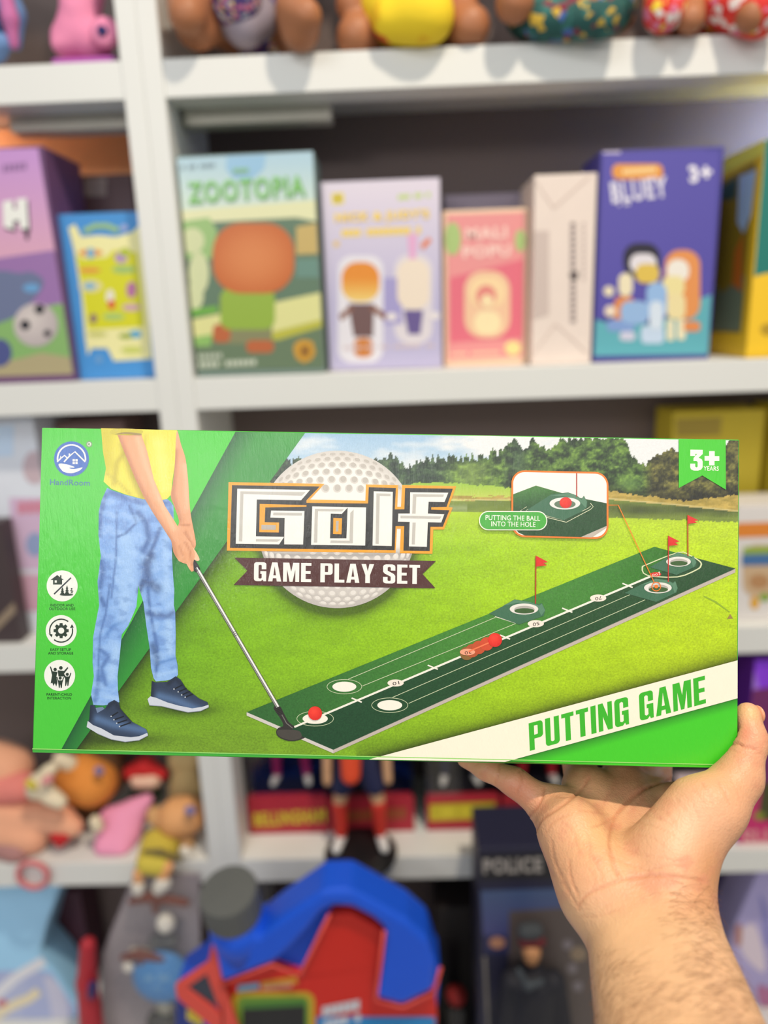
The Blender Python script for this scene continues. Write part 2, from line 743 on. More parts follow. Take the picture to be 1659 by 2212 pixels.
def _glyphs():
    w, s, t, r = 0.50, 0.185, 0.15, 0.12
    g = {}
    g[' '] = (0.22, [])
    g['T'] = (0.44, [(rr(0, 1 - t, 0.44, 1), []), (rr(0.13, 0, 0.13 + s, 1 - t), [])])
    g['I'] = (s, [(rr(0, 0, s, 1), [])])
    g['L'] = (0.41, [(rr(0, 0, s, 1), []), (rr(s, 0, 0.41, t), [])])
    g['E'] = (0.42, [(rr(0, 0, s, 1), []), (rr(s, 0, 0.42, t), []), (rr(s, 1 - t, 0.42, 1), []), (rr(s, 0.43, 0.39, 0.43 + t), [])])
    g['U'] = (w, [([(0, 1), (0, r)] + [(r + r * math.cos(math.radians(a)), r + r * math.sin(math.radians(a))) for a in (198, 216, 234, 252, 270)]
                   + [(w - r + r * math.cos(math.radians(a)), r + r * math.sin(math.radians(a))) for a in (270, 288, 306, 324, 342, 360)]
                   + [(w, 1), (w - s, 1), (w - s, 0.17), (w / 2 + .03, 0.13), (w / 2 - .03, 0.13), (s, 0.17), (s, 1)], [])])
    g['P'] = (w, [(rr(0, 0.40, w, 1, (0, r, r, 0)), [rr(s, 0.54, w - s, 0.87, (0, .03, .03, 0))]), (rr(0, 0, s, 0.40), [])])
    g['N'] = (w, [([(0, 0), (0, 1), (0.17, 1), (w - 0.16, 0.48), (w - 0.16, 1), (w, 1), (w, 0), (w - 0.17, 0), (0.16, 0.52), (0.16, 0)], [])])
    g['A'] = (0.54, [([(0, 0), (0.16, 1), (0.38, 1), (0.54, 0), (0.36, 0), (0.34, 0.17), (0.20, 0.17), (0.18, 0)],
                      [[(0.215, 0.32), (0.325, 0.32), (0.27, 0.80)]])])
    g['M'] = (0.66, [([(0, 0), (0, 1), (0.25, 1), (0.33, 0.52), (0.41, 1), (0.66, 1), (0.66, 0), (0.50, 0), (0.50, 0.66), (0.39, 0), (0.27, 0), (0.16, 0.66), (0.16, 0)], [])])
    g['Y'] = (0.52, [([(0, 1), (0.19, 1), (0.26, 0.62), (0.33, 1), (0.52, 1), (0.355, 0.42), (0.355, 0), (0.165, 0), (0.165, 0.42)], [])])
    g['G'] = (w, [([(w, 0.63), (w, 1 - r)] + [(w - r + r * math.cos(math.radians(a)), 1 - r + r * math.sin(math.radians(a))) for a in (18, 36, 54, 72, 90)]
                   + [(r + r * math.cos(math.radians(a)), 1 - r + r * math.sin(math.radians(a))) for a in (90, 108, 126, 144, 162, 180)]
                   + [(r + r * math.cos(math.radians(a)), r + r * math.sin(math.radians(a))) for a in (180, 198, 216, 234, 252, 270)]
                   + [(0.28, 0.0), (0.36, 0.09), (0.39, 0), (w, 0), (w, 0.53), (0.26, 0.53), (0.26, 0.39), (w - s, 0.39), (w - s, 0.17),
                      (w / 2, 0.13), (s, 0.17), (s, 0.83), (w / 2, 0.87), (w - s, 0.83), (w - s, 0.63)], [])])
    g['S'] = (w, [([(w, 0.68), (w, 1 - r), (w - .035, 0.965), (w - r, 1), (r, 1), (.035, 0.965), (0, 1 - r), (0, 0.62), (0.06, 0.52), (w - s, 0.36), (w - s, 0.16),
                    (w / 2, 0.12), (s, 0.16), (s, 0.34), (0, 0.34), (0, r), (.035, .035), (r, 0), (w - r, 0), (w - .035, .035), (w, r), (w, 0.40),
                    (w - 0.06, 0.50), (s, 0.67), (s, 0.84), (w / 2, 0.88), (w - s, 0.84), (w - s, 0.68)], [])])
    g['3'] = (w, [([(0, 0.70), (0, 1), (w, 1), (w, 0.80), (w - 0.16, 0.62), (w - 0.03, 0.54), (w, 0.44), (w, 0.16), (w - 0.06, 0.05), (w - 0.18, 0), (0.14, 0),
                    (0.03, 0.06), (0, 0.16), (0, 0.33), (0.2, 0.33), (0.2, 0.19), (0.26, 0.15), (0.30, 0.19), (0.30, 0.42), (0.25, 0.46), (0.13, 0.46),
                    (0.13, 0.60), (0.28, 0.80), (0.2, 0.80), (0.2, 0.70)], [])])
    g['+'] = (0.62, [([(0, .38), (0, .62), (.19, .62), (.19, .9), (.43, .9), (.43, .62), (.62, .62), (.62, .38), (.43, .38), (.43, .1), (.19, .1), (.19, .38)], [])])
    return g


GLYPH = _glyphs()
# ================================================================== setting
M_white = mat('white_laminate', S(226, 226, 222), rough=0.42, spec=0.35, var=0.015, nscale=9)
M_dark = mat('brown_back_panel', S(112, 97, 93), rough=0.6, var=0.05, nscale=6)
M_floor = mat('shop_floor', S(170, 164, 156), rough=0.35, var=0.08, nscale=5)
M_wall = mat('shop_wall', S(205, 202, 196), rough=0.8, var=0.03, nscale=4)
V, F = box(-2.2, 2.2, -3.0, 0.6, -0.05, 0.0)
o = part('floor', V, F, M_floor); o['kind'] = 'structure'
V, F = box(-2.2, 2.2, 0.24, 0.32, 0.0, 2.9)
o = part('wall_back', V, F, M_wall); o['kind'] = 'structure'

SZ = [H + 0.645, H + 0.29, H - 0.065, H - 0.42, H - 0.775, H - 1.13]     # shelf tops
XP = -0.2755                                                              # joint of the two bookcases
SD = 0.205                                                                # depth


def bookcase(name, x0, x1, label):
    t = thing(name, label, 'bookcase', ((x0 + x1) / 2, SD / 2, 0))
    tk = 0.0235
    for xa in (x0, x1 - tk):
        V, F = box(xa, xa + tk, 0, SD, 0, H + 0.85, 0.0012)
        part('side_panel', V, F, M_white, t)
    V, F = box(x0 + tk, x1 - tk, SD - 0.008, SD, 0.02, H + 0.85)
    part('back_panel', V, F, M_dark, t)
    for z in SZ:
        xa, xb = x0 + tk, x1 - tk
        prof = [(0.0015, z - .040), (0.050, z - .040), (0.050, z - .018), (SD - .008, z - .018), (SD - .008, z), (0.0015, z)]
        V, F = prism([(xa, a_, b_) for a_, b_ in prof], (xb - xa, 0, 0), 0.001)
        part('shelf', V, F, M_white, t)
    return t


bc_l = bookcase('bookcase', -1.30, XP, 'white bookcase left of the upright joint, seen beside the golf box')
bc_r = bookcase('bookcase', XP, 0.95, 'wide white bookcase right of the upright joint, full of boxed toys')
M_fit = mat('strip_light_cover', S(196, 190, 178), rough=0.4)


def emis(name, col, s):
    m = bpy.data.materials.new(name)
    m.use_nodes = True
    b = m.node_tree.nodes['Principled BSDF']
    b.inputs['Base Color'].default_value = (*col, 1)
    b.inputs['Emission Color'].default_value = (*col, 1)
    b.inputs['Emission Strength'].default_value = s
    return m


# strip lights under the top boards: one unlit, one warm at far left, one cool at far right
V, F = box(-0.247, -0.068, 0.054, 0.086, H + 0.233, H + 0.2716, .002)
tag(part('strip_light', V, F, M_fit, loc=(-0.157, 0.07, H + 0.272)), 'unlit pale strip light under the board above the tall pale blue box', 'light')
V, F = box(-0.46, -0.31, 0.054, 0.086, H + 0.233, H + 0.2716, .002)
tag(part('strip_light', V, F, M_fit, loc=(-0.40, 0.07, H + 0.272)), 'dim strip light under the board above the purple box, left bookcase', 'light')
M_warm = emis('warm_lamp', (1.0, 0.72, 0.52), 26)
V, F = box(-0.73, -0.58, 0.10, 0.13, H + 0.256, H + 0.2716, .002)
tag(part('strip_light', V, F, M_warm, loc=(-0.655, 0.115, H + 0.2716)), 'glowing orange strip light at the far left of the left bookcase', 'light')
M_cool = emis('cool_lamp', (0.40, 0.56, 1.0), 60)
V, F = box(0.535, 0.80, 0.07, 0.10, H + 0.256, H + 0.2716, .002)
tag(part('strip_light', V, F, M_cool, loc=(0.667, 0.085, H + 0.2716)), 'glowing cool strip light at the far right under the dolls', 'light')
# ================================================================== toys on the shelves
NF = np.array((0.0, -1.0, 0.0))
M_tprint = print_mat('toy_box_print', rough=0.45, coat=0.12, coat_rough=0.25)
_cards = {}


def card(r, g, b):
    if (r, g, b) not in _cards:
        _cards[(r, g, b)] = mat('printed_card', S(r, g, b), rough=.5, var=.04)
    return _cards[(r, g, b)]


def carton(name, label, xl, xr, yb, yt, Y, z, dep, m, cat='box', group=None, xref=None):
    """upright toy box standing on level z, its front seen between xl..xr at row yb and up to row yt"""
    X0, X1 = at(xl, yb, Y)[0], at(xr, yb, Y)[0]
    zt = at((xl + xr) / 2, yt, Y)[2]
    if xl > 380 and Y > 0 and X0 < XP + .0245:
        X0 = XP + .0245
    for lv in SZ:
        if lv > z + .05 and Y > -.05:
            zt = min(zt, lv - .0408) if lv - z < .5 else zt
    t = thing(name, label, cat, ((X0 + X1) / 2, Y + dep / 2, z), group)
    V, F = box(X0, X1, Y, Y + dep, z, zt, .0012)
    part('carton', V, F, m, t)
    k = Ink(plane_map((0, Y - .0003, 0), NF), NF, 1.2e-4)
    k.bounds = (X0 + .0006, X1 - .0006, z + .0006, zt - .0006)
    return t, k


def rest(z):
    """keeps a soft body off the board it lies on and off the edge it hangs over"""
    return lambda P, d: np.maximum(d, np.minimum((z + .0012) - P[..., 2], P[..., 1] + .0016))


def pb(px, py, Y, r):
    p = at(px, py, Y)
    return p, r * float((p - CAM) @ CAM_F) / FPX


def bones(L, k=.008):
    out = []
    for a, b in L:
        (pa, ra), (pq, rb) = pb(*a), pb(*b)
        out.append((pa, pq, ra, rb, k))
    return out


def words(k, x0, y0, x1, y1, h, col, z, n, seed=1, gap=.25):
    """a line of lettering too small to read: n letter strokes"""
    r = random.Random(seed)
    w = 1.0 / n
    for i in range(n):
        if r.random() < .12:
            continue
        a, b = i * w, (i + 1 - gap) * w
        p = [np.array((x0 + (x1 - x0) * t, y0 + (y1 - y0) * t)) for t in (a, b)]
        k.poly([p[0], p[1], p[1] - (0, h), p[0] - (0, h)], col, z)


Z1, Z2, Z3, Z4, Z5 = [z_ + .0004 for z_ in SZ[1:]]

# ---------------------------------------------------------------- second shelf, left bookcase
t, k = carton('toy_box', 'purple and pink toy box with a football picture, big white letter H', -150, 160, 812, 318, .012, Z2, .108, card(112, 76, 118))
q = lambda y: 82 + (160 - 82) * (y - 318) / (812 - 318)
k.shaded([(-60, 324), (q(324) - 1, 320), (q(560) - 1, 545), (-60, 580)], lambda x, y: mixc((196, 146, 206), (216, 164, 190), (y - 340) / 200), 20, 1)
k.poly([(-60, 566), (q(545) - 1, 540), (q(670) - 1, 660), (-60, 690)], (152, 112, 170), 2)
k.poly([(-60, 690), (20, 672), (60, 668), (q(660) - 1, 655), (q(810) - 1, 808), (-60, 815)], (134, 178, 106), 2)
k.poly([(-60, 790), (40, 775), (90, 762), (q(770) - 1, 772), (q(810) - 1, 808), (-60, 815)], (176, 164, 126), 3)
k.poly(spline([(-60, 600), (0, 585), (40, 590), (70, 588), (95, 610), (70, 650), (20, 690), (-60, 700)], 4), (106, 116, 150), 3)
k.poly(ell(68, 622, 18, 10), (104, 158, 206), 4)
k.poly(ell(0, 762, 26, 30), (76, 84, 140), 4)
for dx, dy, c in ((4, 6, (20, 18, 30)), (0, 0, (236, 236, 230))):
    k.poly([(p[0] + dx, p[1] + dy) for p in [(6, 436), (28, 432), (30, 452), (38, 451), (36, 430), (58, 428), (62, 494), (44, 494), (42, 476), (30, 477), (30, 496), (8, 490)]], c, 5 + (dx == 0))
k.poly([(54, 496), (64, 494), (62, 518), (56, 518)], (24, 20, 34), 5)
words(k, 6, 372, 60, 366, 16, (150, 110, 160), 4, 5)
k.shaded(ell(78, 702, 48, 47, 36), lambda x, y: mixc((214, 204, 200), (176, 164, 166), np.hypot(x - 66, y - 690) / 75), 10, 5)
for ex, ey, er in ((55, 702, 11), (103, 720, 8), (86, 668, 11)):
    k.poly(ell(ex, ey, er, er, 10), (34, 32, 42), 6)
k.build('front_print', M_tprint, t)

t, k = carton('toy_box', 'small blue toy box with a ragged yellow panel, against the upright', 166, 345, 810, 458, .030, Z2, .10, card(70, 146, 214))
q = lambda y: 125 + (166 - 125) * (y - 458) / 352
k.poly([(148, 492), (162, 484), (176, 512), (215, 508), (250, 512), (285, 502), (300, 488), (312, 560), (322, 690), (328, 775), (246, 780), (232, 752), (198, 752), (190, 768), (184, 730), (176, 640), (160, 540)], (238, 232, 168), 1)
k.poly([(164, 548), (180, 560), (230, 556), (245, 540), (296, 545), (304, 620), (312, 706), (190, 712), (180, 640)], (214, 212, 22), 2)
for ex, ey, rx, ry, c in ((196, 546, 26, 8, (228, 150, 62)), (196, 547, 9, 12, (122, 178, 206)), (262, 556, 14, 12, (176, 140, 196)), (270, 545, 12, 10, (176, 190, 50)), (268, 582, 26, 9, (160, 192, 110)),
                          (194, 584, 24, 6, (226, 150, 60)), (196, 618, 26, 14, (224, 214, 150)), (194, 618, 14, 8, (130, 180, 206)), (284, 626, 11, 18, (180, 110, 160)), (238, 640, 9, 15, (232, 226, 214)),
                          (241, 658, 8, 10, (220, 70, 50)), (284, 664, 20, 8, (206, 164, 176)), (202, 688, 8, 11, (140, 110, 110)), (246, 684, 24, 8, (170, 200, 110)), (292, 722, 14, 9, (90, 170, 210)),
                          (272, 726, 16, 6, (150, 170, 60)), (210, 722, 22, 6, (200, 200, 110)), (285, 756, 24, 9, (204, 210, 110))):
    k.poly(ell(ex, ey, rx, ry, 16), c, 3)
k.poly(ribbon([(182, 500), (205, 488), (232, 488), (256, 498)], 12), (150, 190, 130), 3)
k.poly(ell(268, 492, 8, 7), (160, 170, 214), 3)
k.poly(ell(214, 776, 8, 8), (110, 160, 210), 3)
k.build('front_print', M_tprint, t)

t, k = carton('toy_box', 'dark brown box with a pale square label, behind the blue box', 168, 330, 790, 376, .135, Z2, .05, card(88, 62, 66))
k.poly([(182, 384), (230, 384), (230, 424), (182, 424)], (140, 124, 120), 1)
k.build('front_print', M_tprint, t)
V, F = box(-.95, -.31, .186, .194, Z2, Z2 + .334)
tag(part('glow_board', V, F, mat('orange_glow_board', S(232, 168, 118), rough=.6, var=.05, nscale=5), loc=(-.63, .192, Z2)), 'added orange board standing in for the warm glow behind the purple box', 'board')  # added board, its orange colour stands in for warm light on the back

# ---------------------------------------------------------------- second shelf, right bookcase
t, k = carton('toy_box', 'tall pale blue and green box with orange shape, first right of the upright', 426, 702, 803, 330, .012, Z2, .085, card(120, 140, 132))
L = lambda y: 379 + (426 - 379) * (y - 338) / 466
Rr = lambda y: 681 + (702 - 681) * (y - 322) / 476
k.shaded([(L(345) + 2, 342), (Rr(328) - 2, 327), (Rr(455) - 2, 452), (L(455) + 2, 470)], lambda x, y: mixc((172, 202, 218), (206, 222, 208), (y - 340) / 110), 24, 1)
k.poly([(490, 338), (575, 334), (570, 365), (548, 385), (505, 388), (488, 365)], (146, 188, 218), 2)
k.poly([(L(450) + 2, 455), (Rr(430) - 2, 432), (Rr(500) - 2, 505), (L(520) + 2, 520)], (222, 222, 178), 3)
k.poly([(L(500) + 2, 492), (450, 480), (640, 470), (Rr(500) - 2, 478), (Rr(680) - 2, 676), (L(680) + 2, 690)], (96, 122, 100), 4)
k.poly([(L(470) + 2, 478), (452, 470), (470, 500), (456, 560), (L(560) + 2, 560)], (150, 186, 118), 5)
for ex, ey, rx, ry in ((416, 520, 26, 28), (430, 590, 22, 46), (420, 640, 20, 30)):
    k.poly(ell(ex, ey, rx, ry, 20), (206, 212, 166), 6)
k.poly([(640, 490), (Rr(485) - 2, 482), (Rr(548) - 2, 548), (640, 550)], (196, 170, 104), 6)
k.poly([(640, 560), (Rr(560) - 2, 558), (Rr(600) - 2, 600), (640, 600)], (104, 140, 128), 6)
k.poly([(L(670) + 2, 690), (560, 660), (Rr(625) - 2, 632), (Rr(660) - 2, 655), (Rr(690) - 2, 700), (560, 730), (L(740) + 2, 742)], (220, 218, 150), 6)
k.poly([(L(662) + 2, 668), (470, 660), (470, 676), (L(682) + 2, 684)], (110, 172, 66), 7)
k.poly([(585, 718), (Rr(700) - 2, 690), (Rr(715) - 2, 706), (590, 740)], (186, 184, 66), 7)
k.poly([(L(735) + 2, 735), (470, 722), (600, 735), (Rr(716) - 2, 706), (Rr(795) - 2, 794), (L(798) + 2, 800)], (104, 124, 96), 7)
k.poly([(L(735) + 2, 728), (460, 722), (455, 748), (L(748) + 2, 748)], (140, 186, 100), 8)
# plain orange and green shapes where the figure is printed
k.shaded(rrect(460, 482, 636, 634, 62, 8), lambda x, y: mixc((214, 130, 74), (196, 104, 48), np.hypot((x - 548) / 90, (y - 560) / 76) ** 2), 14, 9)
k.poly(rrect(476, 622, 594, 712, 22, 5), (146, 176, 62), 8)
k.poly(rrect(482, 690, 588, 742, 16, 5), (134, 134, 96), 7)
k.poly(rrect(532, 735, 592, 762, 12, 5), (186, 100, 56), 8)
k.poly(rrect(460, 700, 498, 740, 12, 5), (186, 100, 56), 7)
for dx, c, z_ in ((2, (70, 136, 80), 10), (0, (132, 196, 104), 11)):
    k.text('ZOOTOPIA', 408 + dx, 440 + dx, 660 + dx, 424 + dx, 46, c, z_, bold=.02)
words(k, 504, 374, 545, 372, 9, (130, 186, 110), 10, 6, 3)
words(k, 392, 366, 466, 360, 8, (130, 150, 160), 10, 9, 4)
words(k, 428, 776, 482, 773, 10, (196, 202, 184), 10, 5, 5)
words(k, 430, 794, 556, 788, 12, (206, 212, 194), 10, 11, 6)
k.poly([(637, 742), (650, 734), (662, 734), (676, 738), (682, 762), (672, 778), (656, 784), (640, 774), (634, 756)], (206, 154, 52), 10)
k.poly([(650, 748), (668, 746), (670, 766), (656, 772), (648, 764)], (150, 104, 40), 11)
k.build('front_print', M_tprint, t)

t, k = carton('toy_box', 'lavender box with yellow lettering, second right of the upright', 712, 956, 798, 388, .034, Z2, .08, card(198, 192, 214))
L = lambda y: 695 + (712 - 695) * (y - 392) / 405
k.shaded([(L(396) + 2, 396), (953, 386), (953, 792), (714, 797)], lambda x, y: mixc((222, 212, 226), (190, 184, 216), (y - 400) / 260), 24, 1)
k.poly([(716, 418), (742, 416), (743, 440), (718, 442)], (226, 206, 60), 2)
k.poly([(724, 424), (734, 424), (735, 434), (726, 434)], (160, 140, 60), 3)
words(k, 860, 432, 930, 426, 11, (190, 212, 110), 2, 8, 7, .15)
k.text("NICK & JUDY'S", 724, 486, 928, 477, 26, (246, 212, 70), 3, bold=.045)
k.text("NICK & JUDY'S", 728, 487, 928, 479, 23, (176, 160, 190), 2, bold=.05)
words(k, 738, 512, 910, 505, 16, (240, 208, 90), 3, 16, 8, .15)
k.poly([(720, 522), (732, 520), (733, 532), (721, 534)], (224, 190, 110), 2)
k.poly([(880, 505), (902, 505), (898, 560), (884, 560)], (226, 170, 208), 2)
k.poly([(908, 530), (926, 512), (932, 520), (914, 540)], (226, 120, 60), 3)
for a in ((730, 552, 828, 784, 30, (228, 224, 232), 2), (852, 548, 934, 744, 34, (222, 214, 220), 2)):
    k.poly(rrect(*a[:5], 6), a[5], a[6])
k.poly([(828, 600), (866, 600), (870, 700), (822, 700)], (164, 156, 206), 2)
k.shaded(rrect(738, 566, 820, 652, 34, 6), lambda x, y: mixc((226, 140, 44), (236, 206, 120), (y - 600) / 50), 10, 3)
k.poly([(752, 656), (808, 656), (806, 728), (764, 728)], (112, 84, 84), 3)
k.poly([(732, 682), (756, 660), (764, 668), (738, 694)], (140, 96, 82), 4)
k.poly([(836, 680), (806, 658), (798, 668), (830, 692)], (140, 96, 82), 4)
k.poly(rrect(764, 730, 806, 772, 16, 5), (206, 128, 60), 3)
k.poly(rrect(858, 560, 928, 668, 30, 6), (236, 220, 202), 3)
k.poly([(872, 670), (914, 670), (908, 722), (882, 722)], (104, 88, 146), 3)
k.poly(ell(846, 684, 12, 8), (236, 228, 226), 4)
k.poly(ell(940, 682, 10, 8), (236, 228, 226), 4)
words(k, 742, 756, 940, 750, 8, (214, 196, 200), 5, 20, 9)
k.build('front_print', M_tprint, t)

t, k = carton('toy_box', 'small pink box with cream border and green leaves', 960, 1138, 786, 452, .055, Z2, .07, card(240, 206, 176))
k.poly([(966, 464), (1134, 458), (1130, 770), (968, 778)], (232, 150, 150), 1)
k.poly([(972, 600), (1130, 560), (1128, 730), (972, 740)], (226, 112, 130), 2)
k.poly(ell(978, 516, 18, 36, 20), (170, 196, 124), 3)
k.poly(ell(1124, 520, 12, 24, 20), (170, 196, 124), 3)
k.text('MALI', 1006, 518, 1096, 514, 26, (246, 206, 196), 4, bold=.05)
k.text('POPU', 1000, 558, 1104, 553, 26, (246, 206, 196), 4, bold=.05)
k.poly(rrect(1003, 585, 1102, 730, 40, 6), (238, 196, 160), 4)
k.poly(rrect(1014, 598, 1092, 664, 30, 6), (244, 214, 166), 5)
k.poly(ell(1050, 640, 22, 24, 20), (226, 136, 128), 6)
k.poly(ell(1052, 650, 14, 14, 20), (244, 222, 176), 7)
k.poly(rrect(1024, 672, 1082, 722, 22, 6), (244, 226, 178), 5)
k.poly(ell(1108, 752, 18, 16, 14), (240, 222, 150), 5)
words(k, 975, 768, 1080, 764, 6, (246, 214, 180), 4, 12, 12)
k.build('front_print', M_tprint, t)

t, k = carton('toy_box', 'lilac grey box peeping out above the pink box', 964, 1150, 780, 418, .135, Z2, .05, card(142, 132, 148))
k = None
t, k = carton('toy_box', 'blank pinkish white box showing its folded end flap', 1148, 1276, 776, 376, .030, Z2, .10, card(232, 216, 206))
L = lambda y: 1132 + 9 * (y - 380) / 390
Rr = lambda y: 1287 - 14 * (y - 372) / 398
k.poly([(1150, 500), (1186, 498), (1186, 680), (1152, 690)], (206, 188, 180), 1)
for a, b in (((L(390) + 2, 390), (1196, 450)), ((1196, 450), (1275, 380)), ((L(770) + 2, 768), (1200, 700)), ((1200, 700), (Rr(765) - 3, 765))):
    k.poly(ribbon([a, b], 3.5), (212, 192, 182), 2)
for yy in range(480, 700, 13):
    k.poly([(1232, yy), (1244, yy), (1243, yy + 9), (1232, yy + 9)], (152, 136, 134), 2)
    if yy < 610:
        k.poly([(1258, yy), (1264, yy), (1263, yy + 9), (1258, yy + 9)], (196, 178, 172), 2)
k.poly([(1228, 592), (1250, 586), (1246, 604), (1238, 606)], (70, 60, 62), 3)
k.build('front_print', M_tprint, t)

t, k = carton('toy_box', 'blue violet box marked 3+ with an orange and white title', 1281, 1531, 774, 322, .030, Z2, .09, card(76, 70, 150))
L = lambda y: 1301 - 20 * (y - 325) / 447
Rr = lambda y: 1557 - 26 * (y - 315) / 453
k.poly([(L(330) + 2, 332), (Rr(322) - 2, 322), (Rr(640) - 2, 640), (L(672) + 2, 690)], (88, 80, 168), 1)
k.poly([(L(690) + 2, 690), (1320, 700), (1420, 700), (1500, 650), (Rr(636) - 2, 636), (Rr(764) - 2, 765), (L(770) + 2, 769)], (96, 174, 186), 2)
k.poly([(L(325) + 2, 326), (1340, 326), (1340, 332), (L(332) + 2, 332)], (200, 190, 220), 3)
k.poly(rrect(1322, 354, 1432, 388, 14, 5), (226, 152, 70), 3)
words(k, 1336, 378, 1418, 372, 12, (246, 214, 150), 4, 9, 14, .2)
k.text('BLUEY', 1322, 440, 1444, 426, 46, (226, 222, 238), 5, bold=.03)
words(k, 1334, 446, 1362, 444, 7, (206, 200, 226), 5, 4, 15)
k.text('3+', 1490, 396, 1540, 390, 38, (236, 232, 244), 5, bold=.05)
for a in ((1326, 640, 1372, 700, 18, (222, 140, 80), 4), (1346, 525, 1426, 600, 30, (44, 40, 56), 4), (1360, 548, 1418, 590, 20, (226, 220, 226), 6),
          (1372, 570, 1424, 612, 18, (222, 190, 84), 7), (1436, 540, 1512, 690, 32, (228, 148, 84), 5), (1440, 560, 1488, 610, 22, (238, 232, 222), 6),
          (1430, 596, 1478, 640, 16, (236, 222, 160), 7), (1336, 590, 1366, 640, 14, (236, 224, 190), 6), (1340, 650, 1402, 700, 20, (150, 184, 226), 6),
          (1396, 610, 1440, 690, 20, (150, 186, 230), 7), (1402, 650, 1432, 712, 14, (214, 226, 240), 8), (1440, 634, 1480, 690, 16, (236, 220, 166), 7),
          (1304, 618, 1326, 640, 10, (232, 220, 190), 5), (1306, 660, 1330, 684, 10, (236, 218, 196), 6), (1310, 690, 1372, 716, 12, (130, 160, 214), 5),
          (1384, 704, 1434, 742, 10, (196, 214, 236), 6), (1338, 716, 1372, 736, 9, (206, 206, 226), 7), (1440, 690, 1456, 736, 6, (236, 226, 190), 6), (1462, 690, 1480, 734, 6, (236, 226, 190), 6),
          (1476, 694, 1512, 716, 8, (226, 140, 80), 6)):
    k.poly(rrect(*a[:5], 5), a[5], a[6])
k.build('front_print', M_tprint, t)

# yellow and teal box turned so its yellow side is seen, right end
Xn, Zt = at(1611, 762, .016)[0], at(1655, 300, .016)[2]
t = thing('toy_box', 'yellow and teal box, rightmost on the shelf above the golf box', 'box', (Xn + .11, .09, Z2))
V, F = box(Xn, Xn + .22, .016, .165, Z2, Zt, .0012)
part('carton', V, F, card(232, 190, 40), t)
k = Ink(plane_map((Xn - .0003, 0, 0), (-1, 0, 0)), (-1, 0, 0), 1.2e-4)
P = lambda Yq, zq: project(np.array([[Xn, Yq, zq]]))[0, :2]
dz = Zt - Z2
k.poly([P(.034, Z2 + .03), P(.155, Z2 + .03), P(.155, Zt - .03), P(.034, Zt - .02)], (150, 126, 32), 1)
k.poly([P(.016, Zt - .001), P(.165, Zt - .001), P(.165, Zt - .022), P(.016, Zt - .016)], (240, 232, 90), 2)
k.poly([P(.03, Zt - .03), P(.075, Zt - .03), P(.07, Zt - .085), P(.05, Zt - .1), P(.034, Zt - .08)], (176, 204, 236), 2)
k.poly([P(.08, Zt - .03), P(.15, Zt - .035), P(.15, Zt - .05), P(.08, Zt - .055)], (40, 84, 84), 2)
k.poly([P(.04, Z2 + .08), P(.05, Z2 + .15), P(.07, Z2 + .13), P(.07, Z2 + .09)], (206, 112, 34), 3)
k.poly([P(.036, Z2 + .032), P(.15, Z2 + .032), P(.15, Z2 + .11), P(.1, Z2 + .08), P(.036, Z2 + .1)], (120, 134, 110), 2)
k.build('side_print', M_tprint, t)
k = Ink(plane_map((0, .0157, 0), NF), NF, 1.2e-4)
k.bounds = (Xn + .0006, Xn + .2194, Z2 + .0006, Zt - .0006)
k.poly([(1653, 296), (2060, 270), (2060, 570), (1629, 596)], (34, 122, 112), 1)
k.poly([(1627, 602), (1640, 594), (1660, 590), (1720, 588), (2060, 570), (2060, 750), (1612, 762)], (246, 200, 44), 2)
k.poly(ell(1658, 712, 16, 14, 18), (186, 150, 40), 3)
k.build('front_print', M_tprint, t)

# ---------------------------------------------------------------- dolls on the top shelf
M_brown = mat('brown_doll_vinyl', S(172, 112, 76), rough=.5, var=.05, nscale=20)
M_dkbrown = mat('dark_doll_hair', S(44, 28, 26), rough=.6)


def cloth_mat(name, cols, scale, rough=.8):
    m = bpy.data.materials.new(name)
    m.use_nodes = True
    nt = m.node_tree
    b = nt.nodes['Principled BSDF']
    tc = nt.nodes.new('ShaderNodeTexCoord')
    vo = nt.nodes.new('ShaderNodeTexVoronoi')
    vo.inputs['Scale'].default_value = scale
    nt.links.new(tc.outputs['Object'], vo.inputs['Vector'])
    sp = nt.nodes.new('ShaderNodeSeparateColor')
    nt.links.new(vo.outputs['Color'], sp.inputs['Color'])
    rp = nt.nodes.new('ShaderNodeValToRGB')
    rp.color_ramp.interpolation = 'CONSTANT'
    el = rp.color_ramp.elements
    for i, (p, c) in enumerate(cols):
        e = el[i] if i < 2 else el.new(p)
        e.position = p
        e.color = (*S(*c), 1)
    nt.links.new(sp.outputs['Red'], rp.inputs['Fac'])
    nt.links.new(rp.outputs['Color'], b.inputs['Base Color'])
    b.inputs['Roughness'].default_value = rough
    return m


M_glit = cloth_mat('purple_sequin_cloth', [(0, (70, 54, 112)), (.45, (120, 104, 160)), (.65, (206, 110, 150)), (.78, (190, 196, 214)), (.9, (226, 196, 110))], 260, .4)
M_lav = mat('lilac_grey_cloth', S(150, 140, 152), rough=.8)
M_yel = cloth_mat('yellow_cloth', [(0, (250, 216, 40)), (.72, (244, 196, 30)), (.86, (226, 84, 36))], 42)
M_teal = cloth_mat('teal_floral_cloth', [(0, (34, 84, 80)), (.5, (50, 110, 104)), (.72, (70, 100, 170)), (.82, (120, 40, 60)), (.9, (206, 170, 60))], 130)
M_redf = cloth_mat('red_floral_cloth', [(0, (214, 46, 40)), (.5, (226, 66, 50)), (.68, (236, 220, 214)), (.8, (240, 206, 60)), (.9, (222, 120, 150))], 120)


